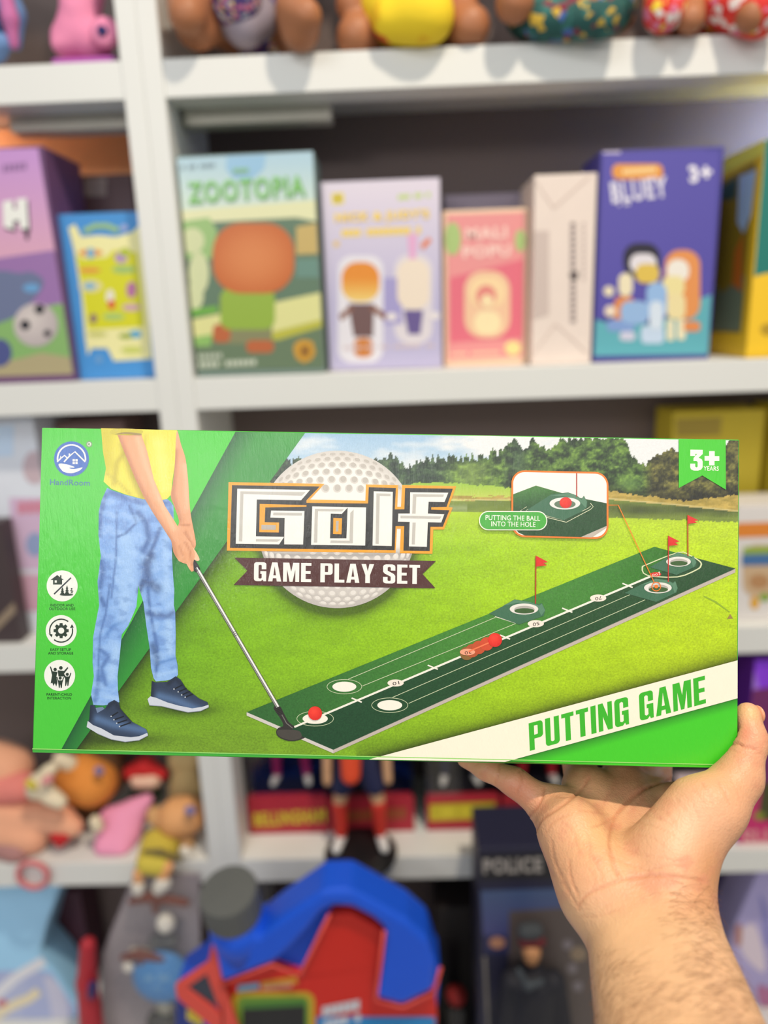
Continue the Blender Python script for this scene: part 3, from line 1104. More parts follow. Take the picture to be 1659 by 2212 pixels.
def doll(label, cx, Y, limbs, skirts, dress_m, dress_name='dress'):
    """seated doll; limbs and skirt given as picture positions at depth Y; head above the picture"""
    base = np.array((at(cx, 60, Y)[0], Y + .06, Z1))
    t = thing('doll', label, 'doll', base, 'dolls sitting on the top shelf')
    x = base[0]
    hip, neck, head = np.array((x, .10, Z1 + .06)), np.array((x, .11, Z1 + .165)), np.array((x, .11, Z1 + .215))
    B = [(hip, neck, .034, .022, .01), (neck, head, .02, .022, .008), (head, head + np.array((0, -.004, .022)), .046, .042, .01)]
    for s, lb in limbs:
        root = {'arm': neck + np.array((s * .035, 0, -.012)), 'leg': hip + np.array((s * .03, -.01, -.015))}[lb[0]]
        pts = [(root, .018)] + [pb(*q) for q in lb[1]]
        for (a, ra), (b, rb) in zip(pts[:-1], pts[1:]):
            B.append((a, b, ra, rb, .008))
    V, F = soft(B, .0036, .008, rest(Z1))
    part('body', V, F, M_brown, t, True)
    S_ = [(hip, neck + np.array((0, 0, -.02)), .042, .032, .012)] + bones(skirts, .014)
    V, F = soft(S_, .0036, .01, rest(Z1))
    part(dress_name, V, F, dress_m, t, True)
    V, F = soft([(head + np.array((0, .018, .02)), head + np.array((0, .03, -.05)), .046, .034, .01), (head + np.array((0, .0, .05)), head + np.array((0, .02, .045)), .034, .034, .01)], .004)
    part('hair', V, F, M_dkbrown, t, True)
    return t


d1 = doll('brown doll in purple sequin dress, next to the upright on the top shelf', 545, .05,
     [(-1, ('arm', [(430, -40, .05, 34), (408, 8, .0, 44), (404, 34, -.016, 40)])), (-1, ('leg', [(460, 50, .05, 40), (424, 62, .015, 44)])),
      (1, ('leg', [(640, 30, .03, 40), (648, 66, -.012, 42)])), (1, ('arm', [(640, -60, .06, 30), (636, 20, -.02, 38), (662, 34, -.03, 34)]))],
     [((505, -10, .03, 60), (510, 0, .02, 56))], M_glit)
V, F = soft(bones([((530, 20, .045, 58), (528, 58, .03, 44)), ((500, 40, .04, 40), (560, 40, .04, 40))]), .0036, .01, lambda P, d: np.maximum(d, (Z1 + .001) - P[..., 2]))
part('trousers', V, F, M_lav, d1, True)
doll('brown doll in plain yellow dress with red patches, top shelf', 870, .05,
     [(-1, ('leg', [(820, 60, .05, 44), (770, 80, .02, 44)])), (1, ('leg', [(960, 45, .05, 46), (1015, 58, .01, 44)])), (1, ('arm', [(960, -50, .06, 30), (1000, 0, .03, 34)])),
      (-1, ('arm', [(780, -50, .06, 30), (760, 10, .03, 36)]))],
     [((850, 20, .03, 74), (905, 20, .0, 70)), ((846, 44, -.004, 42), (930, 40, -.008, 46))], M_yel)
doll('brown doll in teal floral dress, top shelf', 1230, .05,
     [(-1, ('arm', [(1120, -50, .05, 36), (1112, 6, -.02, 42)])), (1, ('arm', [(1330, -50, .05, 34), (1285, 14, -.024, 36)])), (1, ('leg', [(1330, 30, .06, 36), (1340, 40, .05, 30)]))],
     [((1150, 20, .02, 62), (1312, 10, .02, 62)), ((1170, 44, -.006, 42), (1300, 34, -.022, 46))], M_teal)
doll('brown doll in red floral dress, rightmost on the top shelf', 1540, .05,
     [(-1, ('leg', [(1490, 0, .02, 32), (1492, 42, -.012, 30)])), (1, ('arm', [(1690, -60, .04, 34), (1625, 34, -.028, 36)])), (1, ('leg', [(1640, 20, .05, 32), (1660, 40, .04, 30)]))],
     [((1440, 5, .02, 50), (1432, 26, -.018, 42)), ((1570, 0, .01, 62), (1640, 26, -.022, 52)), ((1450, -40, .05, 60), (1640, -40, .05, 60))], M_redf)
M_pinkt = mat('pink_soft_toy', S(232, 140, 176), rough=.7, var=.06)
M_navy = mat('navy_print', S(36, 36, 96), rough=.5)
M_purp = mat('purple_base', S(176, 84, 172), rough=.5)
t = thing('soft_toy', 'pink knobbly soft toy with a dark round spot, top shelf at left', 'toy', (at(180, 90, .06)[0], .07, Z1))
V, F = soft(bones([((185, -60, .07, 46), (175, 40, .06, 40)), ((170, 40, .06, 40), (150, 92, .06, 38)), ((150, 90, .05, 22), (124, 96, .045, 14)), ((146, 60, .05, 22), (124, 70, .05, 12)),
                   ((185, 80, .06, 44), (200, 88, .06, 44)), ((160, 20, .05, 24), (138, -10, .05, 12))], .006), .0032, .006, lambda P, d: np.maximum(d, (Z1 + .012) - P[..., 2]))
part('body', V, F, M_pinkt, t, True)
a, r = pb(222, 68, .022, 31)
V, F = lathe([(.0, 0), (r * .8, 0), (r, .004), (r, .012), (r * .8, .016), (0, .016)], a + np.array((0, .016, 0)), (0, -1, .15), 28)
part('ear_disc', V, F, M_pinkt, t, True)
V, F = lathe([(.0, 0), (r * .34, 0), (r * .34, .003), (0, .003)], a - np.array((0, .0002, 0)), (0, -1, .15), 20)
part('dark_spot', V, F, M_navy, t, True)
x0, x1 = at(112, 112, .03)[0], at(250, 112, .03)[0]
V, F = box(x0, x1, .024, .11, Z1, Z1 + .0125, .003)
part('base', V, F, M_purp, t)
M_bluet = mat('blue_soft_toy', S(112, 146, 196), rough=.75, var=.06)
M_mauve = mat('mauve_ear_lining', S(196, 112, 164), rough=.75)
t = thing('soft_toy', 'blue soft toy with long mauve-lined ear, cut off at the upper left', 'toy', (at(-60, 90, .06)[0], .06, Z1))
V, F = soft(bones([((-10, -60, .06, 34), (30, 30, .05, 24)), ((30, 30, .05, 24), (34, 96, .05, 14)), ((-60, 40, .08, 70), (-50, 80, .06, 60)), ((-10, 108, .04, 26), (5, 92, .03, 20)), ((-10, -60, .06, 30), (-80, -40, .09, 60))], .006), .0035, .006,
             lambda P, d: np.maximum(d, (Z1 + .0005) - P[..., 2]))
part('body', V, F, M_bluet, t, True)
V, F = soft(bones([((6, -40, .035, 16), (22, 40, .028, 17)), ((22, 40, .028, 16), (30, 96, .032, 12))], .006), .003, .005)
part('ear_lining', V, F, M_mauve, t, True)

# ---------------------------------------------------------------- third shelf
t, k = carton('toy_box', 'white and pale blue toy box with pink lettering, left of the golf box', -90, 150, 1412, 898, .045, Z3, .11, card(226, 230, 240))
k.poly([(-60, 920), (30, 918), (28, 985), (-60, 990)], (206, 226, 250), 1)
k.poly([(20, 1075), (130, 1075), (140, 1230), (30, 1230)], (216, 186, 214), 1)
k.poly(ell(75, 1010, 26, 36, 20), (204, 182, 190), 2)
k.text('PLAY', 36, 1100, 130, 1098, 22, (220, 130, 150), 3, bold=.04) if False else words(k, 40, 1110, 130, 1106, 26, (214, 132, 152), 3, 5, 21, .2)
k.poly(ell(76, 1176, 20, 26, 20), (150, 166, 206), 3)
k.poly([(40, 1240), (140, 1240), (146, 1320), (52, 1320)], (216, 170, 190), 2)
k.build('front_print', M_tprint, t)
t, k = carton('toy_box', 'dark brown box with tan foot, far left below the second shelf', -150, 44, 1372, 1130, .012, Z3, .028, card(72, 60, 62))
k.poly([(-40, 1372), (40, 1300), (40, 1322), (-20, 1376)], (150, 132, 112), 1)
k.build('front_print', M_tprint, t)
t, k = carton('toy_box', 'dull brown box just showing above the golf box, left of the upright', 192, 330, 1420, 906, .10, Z3, .08, card(140, 112, 106))
t, k = carton('toy_box', 'large yellow box behind the upper right corner of the golf box', 1425, 1610, 1352, 888, .115, Z3, .07, card(214, 190, 56))
k.poly([(1460, 905), (1560, 900), (1556, 940), (1462, 944)], (176, 152, 60), 1)
k.build('front_print', M_tprint, t)
t, k = carton('toy_box', 'second yellow box, at the right edge beside the larger one', 1640, 1760, 1352, 880, .10, Z3, .08, card(226, 204, 62))
k.poly([(1600, 965), (1640, 960), (1636, 1010), (1600, 1015)], (206, 160, 96), 1)
k.build('front_print', M_tprint, t)
t, k = carton('toy_box', 'white package with an orange stripe and landscape picture, right of the golf box', 1570, 1720, 1345, 1092, .02, Z3, .07, card(226, 220, 216))
k.poly([(1588, 1130), (1715, 1126), (1713, 1158), (1586, 1162)], (226, 136, 52), 1)
k.poly(rrect(1604, 1176, 1710, 1290, 30, 6), (206, 176, 140), 1)
k.poly([(1606, 1182), (1712, 1178), (1710, 1196), (1604, 1200)], (150, 176, 70), 2)
k.poly([(1602, 1198), (1712, 1194), (1710, 1220), (1602, 1222)], (74, 116, 166), 3)
k.poly(ell(1640, 1256, 22, 16, 18), (186, 140, 96), 3)
k.poly(ell(1630, 1302, 10, 14, 14), (226, 170, 60), 3)
k.poly(ell(1652, 1290, 12, 10, 14), (140, 170, 70), 3)
k.build('front_print', M_tprint, t)
# ================================================================== fourth shelf: soft dolls at left
ZP = H - 1.15
def cutz(z):
    return lambda P, d: np.maximum(d, np.minimum((z + .0010) - P[..., 2], P[..., 1] + .0016 if z > ZP + .01 else 9.0))


def soft_part(name, L, m, parent, vox=.0034, k=.007, z=None):
    V, F = soft(bones(L, k), vox, k, cutz(z) if z is not None else None)
    return part(name, V, F, m, parent, True)


M_peach = mat('peach_plush', S(234, 170, 136), rough=.8, var=.07, nscale=60, sheen=.2)
M_pinkp = mat('rose_plush', S(226, 132, 122), rough=.8, var=.07, nscale=60)
M_oran = mat('orange_plush', S(226, 142, 62), rough=.85, var=.1, nscale=60)
M_hairb = mat('brown_plush_hair', S(92, 62, 34), rough=.9, var=.15, nscale=60)
M_cream = mat('cream_cloth', S(232, 216, 186), rough=.85, var=.05)
M_pinkc = mat('bright_pink_cloth', S(240, 156, 190), rough=.85, var=.05)
M_red = mat('red_felt', S(200, 38, 40), rough=.8)
M_dgreen = mat('dark_green_cloth', S(44, 66, 52), rough=.9)
M_must = mat('mustard_cloth', S(206, 186, 74), rough=.85, var=.07)
M_face = mat('tan_doll_face', S(226, 164, 108), rough=.7, var=.05)
M_whitef = mat('white_felt', S(232, 226, 214), rough=.85)
M_sand = mat('sandy_yarn', S(204, 176, 122), rough=.9, var=.12, nscale=80)
M_blueye = mat('violet_eye', S(130, 116, 156), rough=.4)
M_black = mat('black_plastic', S(26, 25, 27), rough=.4)
M_tan = mat('tan_cloth', S(206, 160, 110), rough=.85)


def droot(label, px, py, Y, cat='doll', name='soft_doll', group='soft dolls heaped on the lower left shelf'):
    p = at(px, py, Y)
    return thing(name, label, cat, (p[0], p[1], Z4), group)


t = droot('large peach soft doll with rose pink top, leftmost of the heap', 20, 1760, .06)
soft_part('head', [((-10, 1650, .07, 52), (20, 1660, .07, 50))], M_peach, t)
soft_part('body', [((-20, 1740, .06, 60), (60, 1760, .05, 44)), ((60, 1760, .05, 38), (130, 1770, .035, 30)), ((130, 1770, .035, 28), (158, 1786, .03, 22)), ((20, 1790, .04, 44), (70, 1810, .03, 34))], M_peach, t, z=Z4)
soft_part('top', [((-10, 1700, .05, 42), (48, 1700, .045, 34))], M_pinkp, t)
soft_part('trouser_leg', [((10, 1820, .03, 34), (40, 1836, .02, 30))], mat('mauve_plush', S(176, 128, 124), rough=.85), t, z=Z4)
t = droot('red felt heart lying at the front of the lower left shelf', 130, 1815, .02, 'toy', 'felt_heart', None)
soft_part('heart', [((122, 1806, .02, 14), (130, 1822, .02, 9)), ((140, 1806, .02, 14), (130, 1822, .02, 9))], M_red, t, .003, .004, Z4)
tp = at_z(80, 1862, Z4)
V, F = tube([np.array((at_z(85, 1850, Z4)[0] + .022 * math.cos(a), .006 + .0 * a, Z4 - .012 + .022 * math.sin(a))) for a in np.linspace(0, 2 * math.pi, 22)], .0042, 8, False)
tag(part('cord_loop', V - np.array((0, .014, 0)), F, mat('pink_cord', S(214, 120, 124), rough=.8), None, True, loc=(at_z(85, 1850, Z4)[0], -.008, Z4)), 'pink cord loop hanging over the edge of the lower left shelf', 'cord')
t = droot('orange faced soft doll with dark brown hair in the middle of the heap', 195, 1690, .08)
soft_part('head', [((175, 1680, .075, 54), (200, 1690, .07, 52))], M_oran, t)
soft_part('hair', [((228, 1640, .10, 34), (240, 1690, .10, 28)), ((160, 1720, .1, 42), (200, 1740, .095, 32)), ((150, 1640, .12, 30), (240, 1620, .12, 34))], M_hairb, t)
soft_part('cuff', [((130, 1640, .06, 16), (150, 1650, .06, 18))], M_cream, t, .003)
soft_part('eye', [((212, 1664, .038, 10), (216, 1666, .038, 10))], M_blueye, t, .0025)
soft_part('body', [((180, 1760, .13, 42), (185, 1790, .13, 42))], M_hairb, t, z=Z4)
t = droot('cream mouse-like soft doll squeezed between the peach and orange dolls', 85, 1690, .05)
soft_part('body', [((84, 1694, .012, 26), (78, 1706, .01, 22)), ((100, 1670, .012, 16), (112, 1660, .012, 14)), ((110, 1720, .008, 20), (130, 1732, .004, 16))], M_cream, t)
soft_part('scarf', [((62, 1690, -.006, 9), (72, 1700, -.008, 9))], mat('lime_felt', S(206, 190, 70), rough=.85), t, .003)
soft_part('bow', [((98, 1688, -.008, 10), (108, 1682, -.008, 10))], mat('pink_felt', S(226, 150, 150), rough=.85), t, .003)
t = droot('soft doll with red and cream beret and dark green coat, back of the heap', 310, 1700, .12)
soft_part('hat', [((282, 1668, .11, 18), (314, 1656, .11, 20)), ((314, 1656, .11, 20), (350, 1672, .11, 14))], M_red, t)
soft_part('face', [((300, 1684, .105, 20), (330, 1684, .105, 20))], mat('pale_face', S(236, 196, 170), rough=.7), t)
soft_part('coat', [((300, 1722, .125, 22), (326, 1712, .125, 24)), ((312, 1740, .15, 30), (316, 1760, .15, 30))], M_dgreen, t, z=Z4)
t = droot('soft doll in bright pink dress lying on its side, lower left shelf', 270, 1790, .05)
soft_part('dress', [((240, 1768, .06, 26), (230, 1828, .03, 26)), ((268, 1760, .06, 26), (262, 1832, .03, 27)), ((296, 1750, .07, 22), (285, 1800, .045, 20)), ((318, 1728, .075, 14), (296, 1745, .07, 20))], M_pinkc, t, k=.012, z=Z4)
soft_part('shoe', [((208, 1854, .02, 7), (240, 1862, .015, 7))], M_black, t, .003, z=Z4)
soft_part('hand', [((206, 1774, .02, 14), (212, 1786, .02, 13))], M_cream, t)
t = droot('blond soft doll in mustard dress with legs dangling over the shelf edge', 370, 1800, .03)
soft_part('head', [((386, 1765, .035, 44), (402, 1762, .035, 42))], M_face, t)
soft_part('cheek_hair', [((335, 1760, .045, 20), (348, 1775, .04, 18)), ((392, 1806, .04, 26), (402, 1818, .03, 20))], M_tan, t, z=Z4)
soft_part('eye', [((408, 1750, .004, 11), (413, 1752, .004, 11))], M_blueye, t, .0025)
soft_part('dress', [((335, 1822, .02, 30), (318, 1864, -.022, 24)), ((360, 1824, .02, 30), (345, 1866, -.024, 26))], M_must, t, k=.01, z=Z4)
soft_part('sash', [((312, 1838, -.026, 6), (345, 1840, -.03, 6)), ((345, 1840, -.03, 6), (388, 1856, -.02, 8))], mat('grey_sash', S(122, 108, 66), rough=.8), t, .003)
soft_part('leg', [((300, 1886, -.03, 13), (299, 1904, -.032, 12))], M_face, t, .003)
soft_part('leg', [((362, 1872, -.03, 14), (352, 1896, -.034, 13))], M_face, t, .003)
soft_part('sock', [((298, 1914, -.034, 15), (300, 1924, -.034, 13))], M_whitef, t, .003)
soft_part('sock', [((352, 1908, -.036, 18), (344, 1918, -.036, 16))], M_whitef, t, .003)
soft_part('collar', [((398, 1838, .01, 12), (408, 1846, .008, 10))], M_whitef, t, .003)
t = droot('sandy yarn-haired soft doll at the back against the upright', 400, 1680, .13)
soft_part('hair', [((392, 1640, .13, 30), (412, 1640, .13, 26)), ((402, 1690, .12, 34), (412, 1700, .12, 30)), ((398, 1700, .13, 34), (404, 1740, .13, 36))], M_sand, t, .004, .01, Z4)
t = droot('small grey felt tag lying by the upright, lower left shelf', 432, 1845, .02, 'tag', 'felt_tag', None)
soft_part('tag', [((424, 1846, .02, 7), (444, 1842, .02, 7))], mat('grey_felt', S(120, 118, 116), rough=.85), t, .0025, .003, Z4)

# ---------------------------------------------------------------- fourth shelf: footballer boxes
def film():
    m = bpy.data.materials.new('clear_film')
    m.use_nodes = True
    nt = m.node_tree
    for n_ in list(nt.nodes):
        nt.nodes.remove(n_)
    o_ = nt.nodes.new('ShaderNodeOutputMaterial')
    tr = nt.nodes.new('ShaderNodeBsdfTransparent')
    gl = nt.nodes.new('ShaderNodeBsdfGlossy')
    nz = nt.nodes.new('ShaderNodeTexNoise')
    nz.inputs['Scale'].default_value = 30
    bp = nt.nodes.new('ShaderNodeBump')
    bp.inputs['Strength'].default_value = .1
    nt.links.new(nz.outputs['Fac'], bp.inputs['Height'])
    nt.links.new(bp.outputs['Normal'], gl.inputs['Normal'])
    gl.inputs['Roughness'].default_value = .12
    mx = nt.nodes.new('ShaderNodeMixShader')
    mx.inputs['Fac'].default_value = .07
    nt.links.new(tr.outputs[0], mx.inputs[1])
    nt.links.new(gl.outputs[0], mx.inputs[2])
    nt.links.new(mx.outputs[0], o_.inputs['Surface'])
    return m


M_film = film()
M_dknavy = card(16, 16, 26)
M_tray = card(176, 40, 56)
M_sockr = mat('red_sock', S(196, 36, 48), rough=.7)
M_sockm = mat('magenta_sock', S(186, 40, 96), rough=.7)
M_skin2 = mat('figure_skin', S(206, 160, 120), rough=.6)
M_navyc = mat('navy_kit', S(36, 40, 74), rough=.7)
M_shoe = mat('white_boot', S(226, 224, 222), rough=.5)
BOXF = [(540, 712, 'first footballer box beside the upright, red tray with yellow name', 0), (716, 896, 'second footballer box, behind the standing footballer figure', 1),
        (922, 1080, 'third footballer box, bright yellow name plate on red tray', 2), (1084, 1262, 'fourth footballer box, behind the little finger of the hand', 3),
        (1268, 1440, 'fifth footballer box, hidden mostly behind the palm', 4)]


def footballer(t, x, y, z, s, kit, sock, shorts, spread=.02):
    """standing figure: one body mesh plus kit; feet at level z"""
    P = lambda a, b, c: np.array((x + a * s, y + b * s, z + c * s))
    sp = spread
    V, F = soft([(P(0, 0, .70), P(0, 0, .52), .085 * s, .07 * s, .02 * s), (P(0, 0, .76), P(0, -.005, .9), .03 * s, .04 * s, .02 * s), (P(0, -.005, .9), P(0, -.005, .95), .062 * s, .06 * s, .01 * s),
                 (P(-.1, 0, .74), P(-.15, -.01, .56), .032 * s, .028 * s, .02 * s), (P(-.15, -.01, .56), P(-.155, -.035, .40), .026 * s, .024 * s, .01 * s),
                 (P(.1, 0, .74), P(.15, -.01, .56), .032 * s, .028 * s, .02 * s), (P(.15, -.01, .56), P(.155, -.035, .40), .026 * s, .024 * s, .01 * s),
                 (P(-.05, 0, .48), P(-.06 - sp, 0, .26), .05 * s, .036 * s, .02 * s), (P(-.06 - sp, 0, .26), P(-.065 - sp, .01, .05), .034 * s, .024 * s, .01 * s),
                 (P(.05, 0, .48), P(.06 + sp, 0, .26), .05 * s, .036 * s, .02 * s), (P(.06 + sp, 0, .26), P(.065 + sp, .01, .05), .034 * s, .024 * s, .01 * s)], .0075 * s + .0008, .01 * s)
    part('body', V, F, M_skin2, t, True)
    V, F = soft([(P(0, 0, .72), P(0, 0, .52), .098 * s, .084 * s, .02 * s), (P(-.09, 0, .74), P(-.135, -.006, .62), .044 * s, .042 * s, .02 * s), (P(.09, 0, .74), P(.135, -.006, .62), .044 * s, .042 * s, .02 * s)], .009 * s + .0008, .01 * s)
    part('shirt', V, F, kit, t, True)
    V, F = soft([(P(-.04, 0, .50), P(-.06 - sp * .6, 0, .36), .066 * s, .062 * s, .02 * s), (P(.04, 0, .50), P(.06 + sp * .6, 0, .36), .066 * s, .062 * s, .02 * s)], .009 * s + .0008, .01 * s)
    part('shorts', V, F, shorts, t, True)
    for q in (-1, 1):
        V, F = soft([(P(q * (.06 + sp), 0, .24), P(q * (.065 + sp), .008, .06), .043 * s, .032 * s, .01 * s)], .008 * s + .0006)
        part('sock', V, F, sock, t, True)
        V, F = soft([(P(q * (.067 + sp), .012, .028), P(q * (.085 + sp), -.075, .024), .03 * s, .026 * s, .01 * s)], .007 * s + .0006, .01, lambda P_, d: np.maximum(d, z + .0004 - P_[..., 2]))
        part('boot', V, F, M_shoe, t, True)


for xl, xr, lab, i in BOXF:
    Y = .058
    X0, X1 = at(xl, 1800, Y)[0], at(xr, 1800, Y)[0]
    t = thing('figure_box', lab, 'box', ((X0 + X1) / 2, Y + .045, Z4), 'footballer boxes on the lower shelf')
    zt, zs = Z4 + .285, at((xl + xr) / 2, 1722, Y)[2]
    dp = .10
    V, F = join([box(X0, X1, Y + dp - .002, Y + dp, Z4, zt), box(X0, X0 + .0016, Y, Y + dp, Z4, zt), box(X1 - .0016, X1, Y, Y + dp, Z4, zt), box(X0, X1, Y, Y + dp, zt - .002, zt), box(X0, X1, Y, Y + dp, Z4, Z4 + .0015)])
    part('shell', V, F, M_dknavy, t)
    V, F = box(X0, X1, Y - .001, Y + .012, Z4, zs, .001)
    part('tray', V, F, M_tray, t)
    V, F = box(X0 + .002, X1 - .002, Y + .0125, Y + dp - .003, Z4 + .0018, zs - .010)
    part('pedestal', V, F, M_dknavy, t)
    V, F = box(X0 + .002, X1 - .002, Y + .0004, Y + .0008, zs, zt - .003)
    part('window', V, F, M_film, t)
    k = Ink(plane_map((0, Y - .0014, 0), NF), NF, 1.2e-4)
    if i == 0:
        k.text('BELLINGHAM', 549, 1786, 704, 1776, 30, (214, 196, 48), 1, bold=.04)
    elif i == 2:
        k.poly([(928, 1738), (1070, 1732), (1070, 1768), (928, 1773)], (206, 188, 44), 1)
        words(k, 934, 1766, 1064, 1761, 22, (226, 208, 56), 2, 13, 31, .12)
    else:
        words(k, xl + 16, 1776, xr - 16, 1768, 24, (156, 84, 44), 1, 8, 40 + i, .2)
    k.build('name_strip', M_tprint, t)
    if i in (0, 2, 3):
        f = thing('footballer_figure', {0: 'boxed footballer figure with red and magenta socks, in the first box', 2: 'boxed footballer figure with dark socks, in the third box', 3: 'boxed footballer figure with red socks, in the fourth box'}[i],
                  'figure', ((X0 + X1) / 2, Y + .06, zs - .0096), 'boxed footballer figures')
        footballer(f, (X0 + X1) / 2, Y + .058, zs - .0094, .21, M_navyc, {0: M_sockm, 2: M_navyc, 3: M_sockr}[i], M_navyc, .05)

# footballer standing on a round black foot at the shelf edge
pc = at_z(780, 1848, Z4)
t = thing('footballer_figure', 'footballer figure in orange bib and navy shorts on round black stand', 'figure', (pc[0], pc[1], Z4))
V, F = lathe([(0, 0), (.052, 0), (.054, .002), (.054, .007), (.051, .010), (0, .010)], (pc[0], pc[1], Z4 + .0002), (0, 0, 1), 40)
part('stand', V, F, M_black, t, True)
M_bib = mat('orange_bib', S(240, 84, 46), rough=.7)
footballer(t, pc[0], pc[1] + .014, Z4 + .0104, .285, M_navyc, mat('orange_red_sock', S(206, 54, 40), rough=.7), M_navyc, .04)
Vb, Fb = soft([((pc[0] - .006, pc[1] - .010, Z4 + .21), (pc[0] - .008, pc[1] - .012, Z4 + .146), .017, .014, .004)], .0026)
part('bib', Vb, Fb, M_bib, t, True)

# purple and magenta box at the right, white packet beside it
t, k = carton('toy_box', 'purple box with magenta foot and pale letters, right of the thumb', 1588, 1760, 1846, 1424, .015, Z4, .12, card(110, 44, 160))
k.shaded([(1600, 1426), (1760, 1424), (1760, 1500), (1600, 1500)], lambda x, y: mixc((150, 74, 240), (140, 60, 224), (x - 1600) / 60), 20, 1)
k.poly([(1600, 1448), (1640, 1490), (1625, 1500), (1596, 1470)], (170, 122, 226), 2)
k.poly([(1625, 1490), (1760, 1470), (1760, 1700), (1615, 1700), (1612, 1560)], (116, 46, 104), 2)
k.poly([(1560, 1700), (1640, 1690), (1760, 1690), (1760, 1845), (1560, 1845)], (204, 44, 112), 3)
k.poly([(1646, 1690), (1760, 1690), (1760, 1772), (1636, 1772)], (74, 74, 40), 4)
k.poly(ell(1640, 1762, 12, 9, 14), (140, 146, 50), 5)
k.text('SU', 1604, 1826, 1660, 1824, 34, (226, 160, 160), 5, bold=.04)
k.build('front_print', M_tprint, t)
t, k = carton('toy_box', 'pinkish white packet between the wrist and the magenta box', 1490, 1574, 1846, 1740, .03, Z4, .08, card(234, 214, 222))

# ================================================================== low plinth in front of the bookcases and what stands on it
ZP = H - 1.15
V, F = box(-1.2, .95, -.42, -.004, 0, ZP - .0004, .004)
o = part('display_plinth', V, F, M_white, loc=(-.1, -.2, 0))
tag(o, 'low white plinth along the foot of the bookcases', 'plinth')

# big blue and red jug
M_jblue = mat('blue_plastic', S(24, 86, 216), rough=.42, spec=.4, var=.04)
M_jred = mat('red_label', S(206, 40, 28), rough=.4, var=.04)
M_jedge = mat('coral_trim', S(222, 82, 70), rough=.45)
M_cap = mat('grey_cap_plastic', S(92, 94, 92), rough=.5)
YJ = -.18
jp = lambda L, Y=YJ: [at(x_, y_, Y) for x_, y_ in L]
pj0 = at(700, 2200, YJ)
t = thing('toy_jug', 'big blue and red toy jug with a ridged grey cap', 'jug', (pj0[0], YJ + .09, ZP))
zb = ZP + .001
outline = [(466, 2046), (520, 2040), (600, 2030), (690, 1972), (757, 1962), (826, 2000), (900, 2040), (936, 2080), (952, 2100), (948, 2150), (940, 2230)]
body = jp(outline, YJ + .03) + [np.array((at(940, 2230, YJ + .03)[0], YJ + .03, zb)), np.array((at(505, 2230, YJ + .03)[0], YJ + .03, zb))] + jp([(505, 2215), (474, 2127), (458, 2080)], YJ + .03)
V, F = prism(body, (0, .06, 0), .006)
part('body', V, F, M_jblue, t, False)
hand = [(478, 2126), (464, 2060), (478, 2024), (560, 2024), (604, 1990), (697, 1926), (757, 1924), (880, 1992), (926, 2032), (942, 2084), (938, 2140), (870, 2174), (812, 2158),
        (826, 2090), (833, 2030), (830, 2006), (803, 1984), (761, 1962), (723, 1958), (695, 1972), (664, 2012), (628, 2050), (596, 2078), (588, 2082)]
V, F = prism(jp(hand, YJ), (0, .058, 0), .007)
part('handle', V, F, M_jblue, t, False)
lab = [(716, 1976), (760, 1974), (828, 2010), (826, 2090), (810, 2160), (870, 2178), (940, 2144), (945, 2200), (940, 2240), (500, 2240), (474, 2130), (588, 2086), (650, 2108), (690, 2020)]
V, F = prism(jp(lab, YJ + .018), (0, .016, 0), .002)
part('red_panel', V, F, M_jred, t)
for pts in ([(474, 2128), (588, 2084), (648, 2106), (712, 1975)], [(830, 2010), (812, 2160), (870, 2176), (938, 2144), (952, 2090)]):
    V, F = tube(jp(pts, YJ + .003), .0022, 8)
    part('trim_line', V, F, M_jedge, t, True)
# side panel turned to the left, red frame round a dark window
sidep = [(472, 1992), (476, 2128), (510, 2240), (376, 2240), (378, 2132), (450, 2082)]
V, F = prism(jp([(476, 2128), (512, 2240), (378, 2240), (380, 2132), (448, 2084)], YJ + .012), (0, .05, 0), .003)
part('side_panel', V, F, M_jblue, t)
V, F = prism(jp([(378, 2132), (448, 2084), (468, 1998), (482, 2128), (520, 2240), (478, 2240), (382, 2158)], YJ + .006), (0, .008, 0), .0015,
             holes=[jp([(404, 2135), (446, 2106), (478, 2194)], YJ + .006)])
part('side_frame', V, F, M_jedge, t)
V, F = prism(jp([(404, 2132), (446, 2102), (476, 2180)], YJ + .0085), (0, .004, 0), .001)
part('side_window', V, F, mat('smoked_window', S(58, 64, 78), rough=.3), t)
k = Ink(plane_map((0, YJ + .0175, 0), NF), NF, 1.2e-4)
k.poly(rrect(500, 2142, 680, 2300, 22, 6), (196, 160, 40), 1)
k.poly(rrect(512, 2152, 668, 2300, 16, 6), (110, 150, 50), 2)
k.poly(rrect(524, 2166, 660, 2300, 8, 4), (34, 34, 34), 3)
k.poly([(524, 2166), (660, 2158), (660, 2172), (524, 2180)], (70, 120, 50), 4)
k.poly([(514, 2128), (560, 2122), (560, 2136), (512, 2142)], (110, 160, 190), 4)
k.poly([(564, 2120), (640, 2108), (644, 2124), (564, 2134)], (206, 140, 46), 4)
words(k, 568, 2138, 632, 2132, 8, (206, 160, 140), 5, 8, 61)
words(k, 696, 2196, 778, 2180, 22, (206, 206, 214), 5, 6, 62, .12)
words(k, 700, 2222, 780, 2206, 18, (196, 206, 220), 5, 6, 63, .12)
k.poly([(684, 2196), (940, 2196), (940, 2240), (684, 2240)], (34, 132, 196), 2)
k.build('label_print', M_tprint, t)
k = Ink(plane_map((0, YJ + .0117, 0), NF), NF, 1.2e-4)
k.poly([(382, 2160), (420, 2186), (460, 2240), (380, 2240)], (40, 56, 130), 1)
words(k, 404, 2200, 446, 2226, 22, (230, 206, 40), 2, 5, 64, .15)
k.build('side_print', M_tprint, t)
cc = at(505, 1966, YJ + .022)
axc = np.array((-.06, -.22, .95))
axc /= np.linalg.norm(axc)
RC = 63.0 * float((cc - CAM) @ CAM_F) / FPX
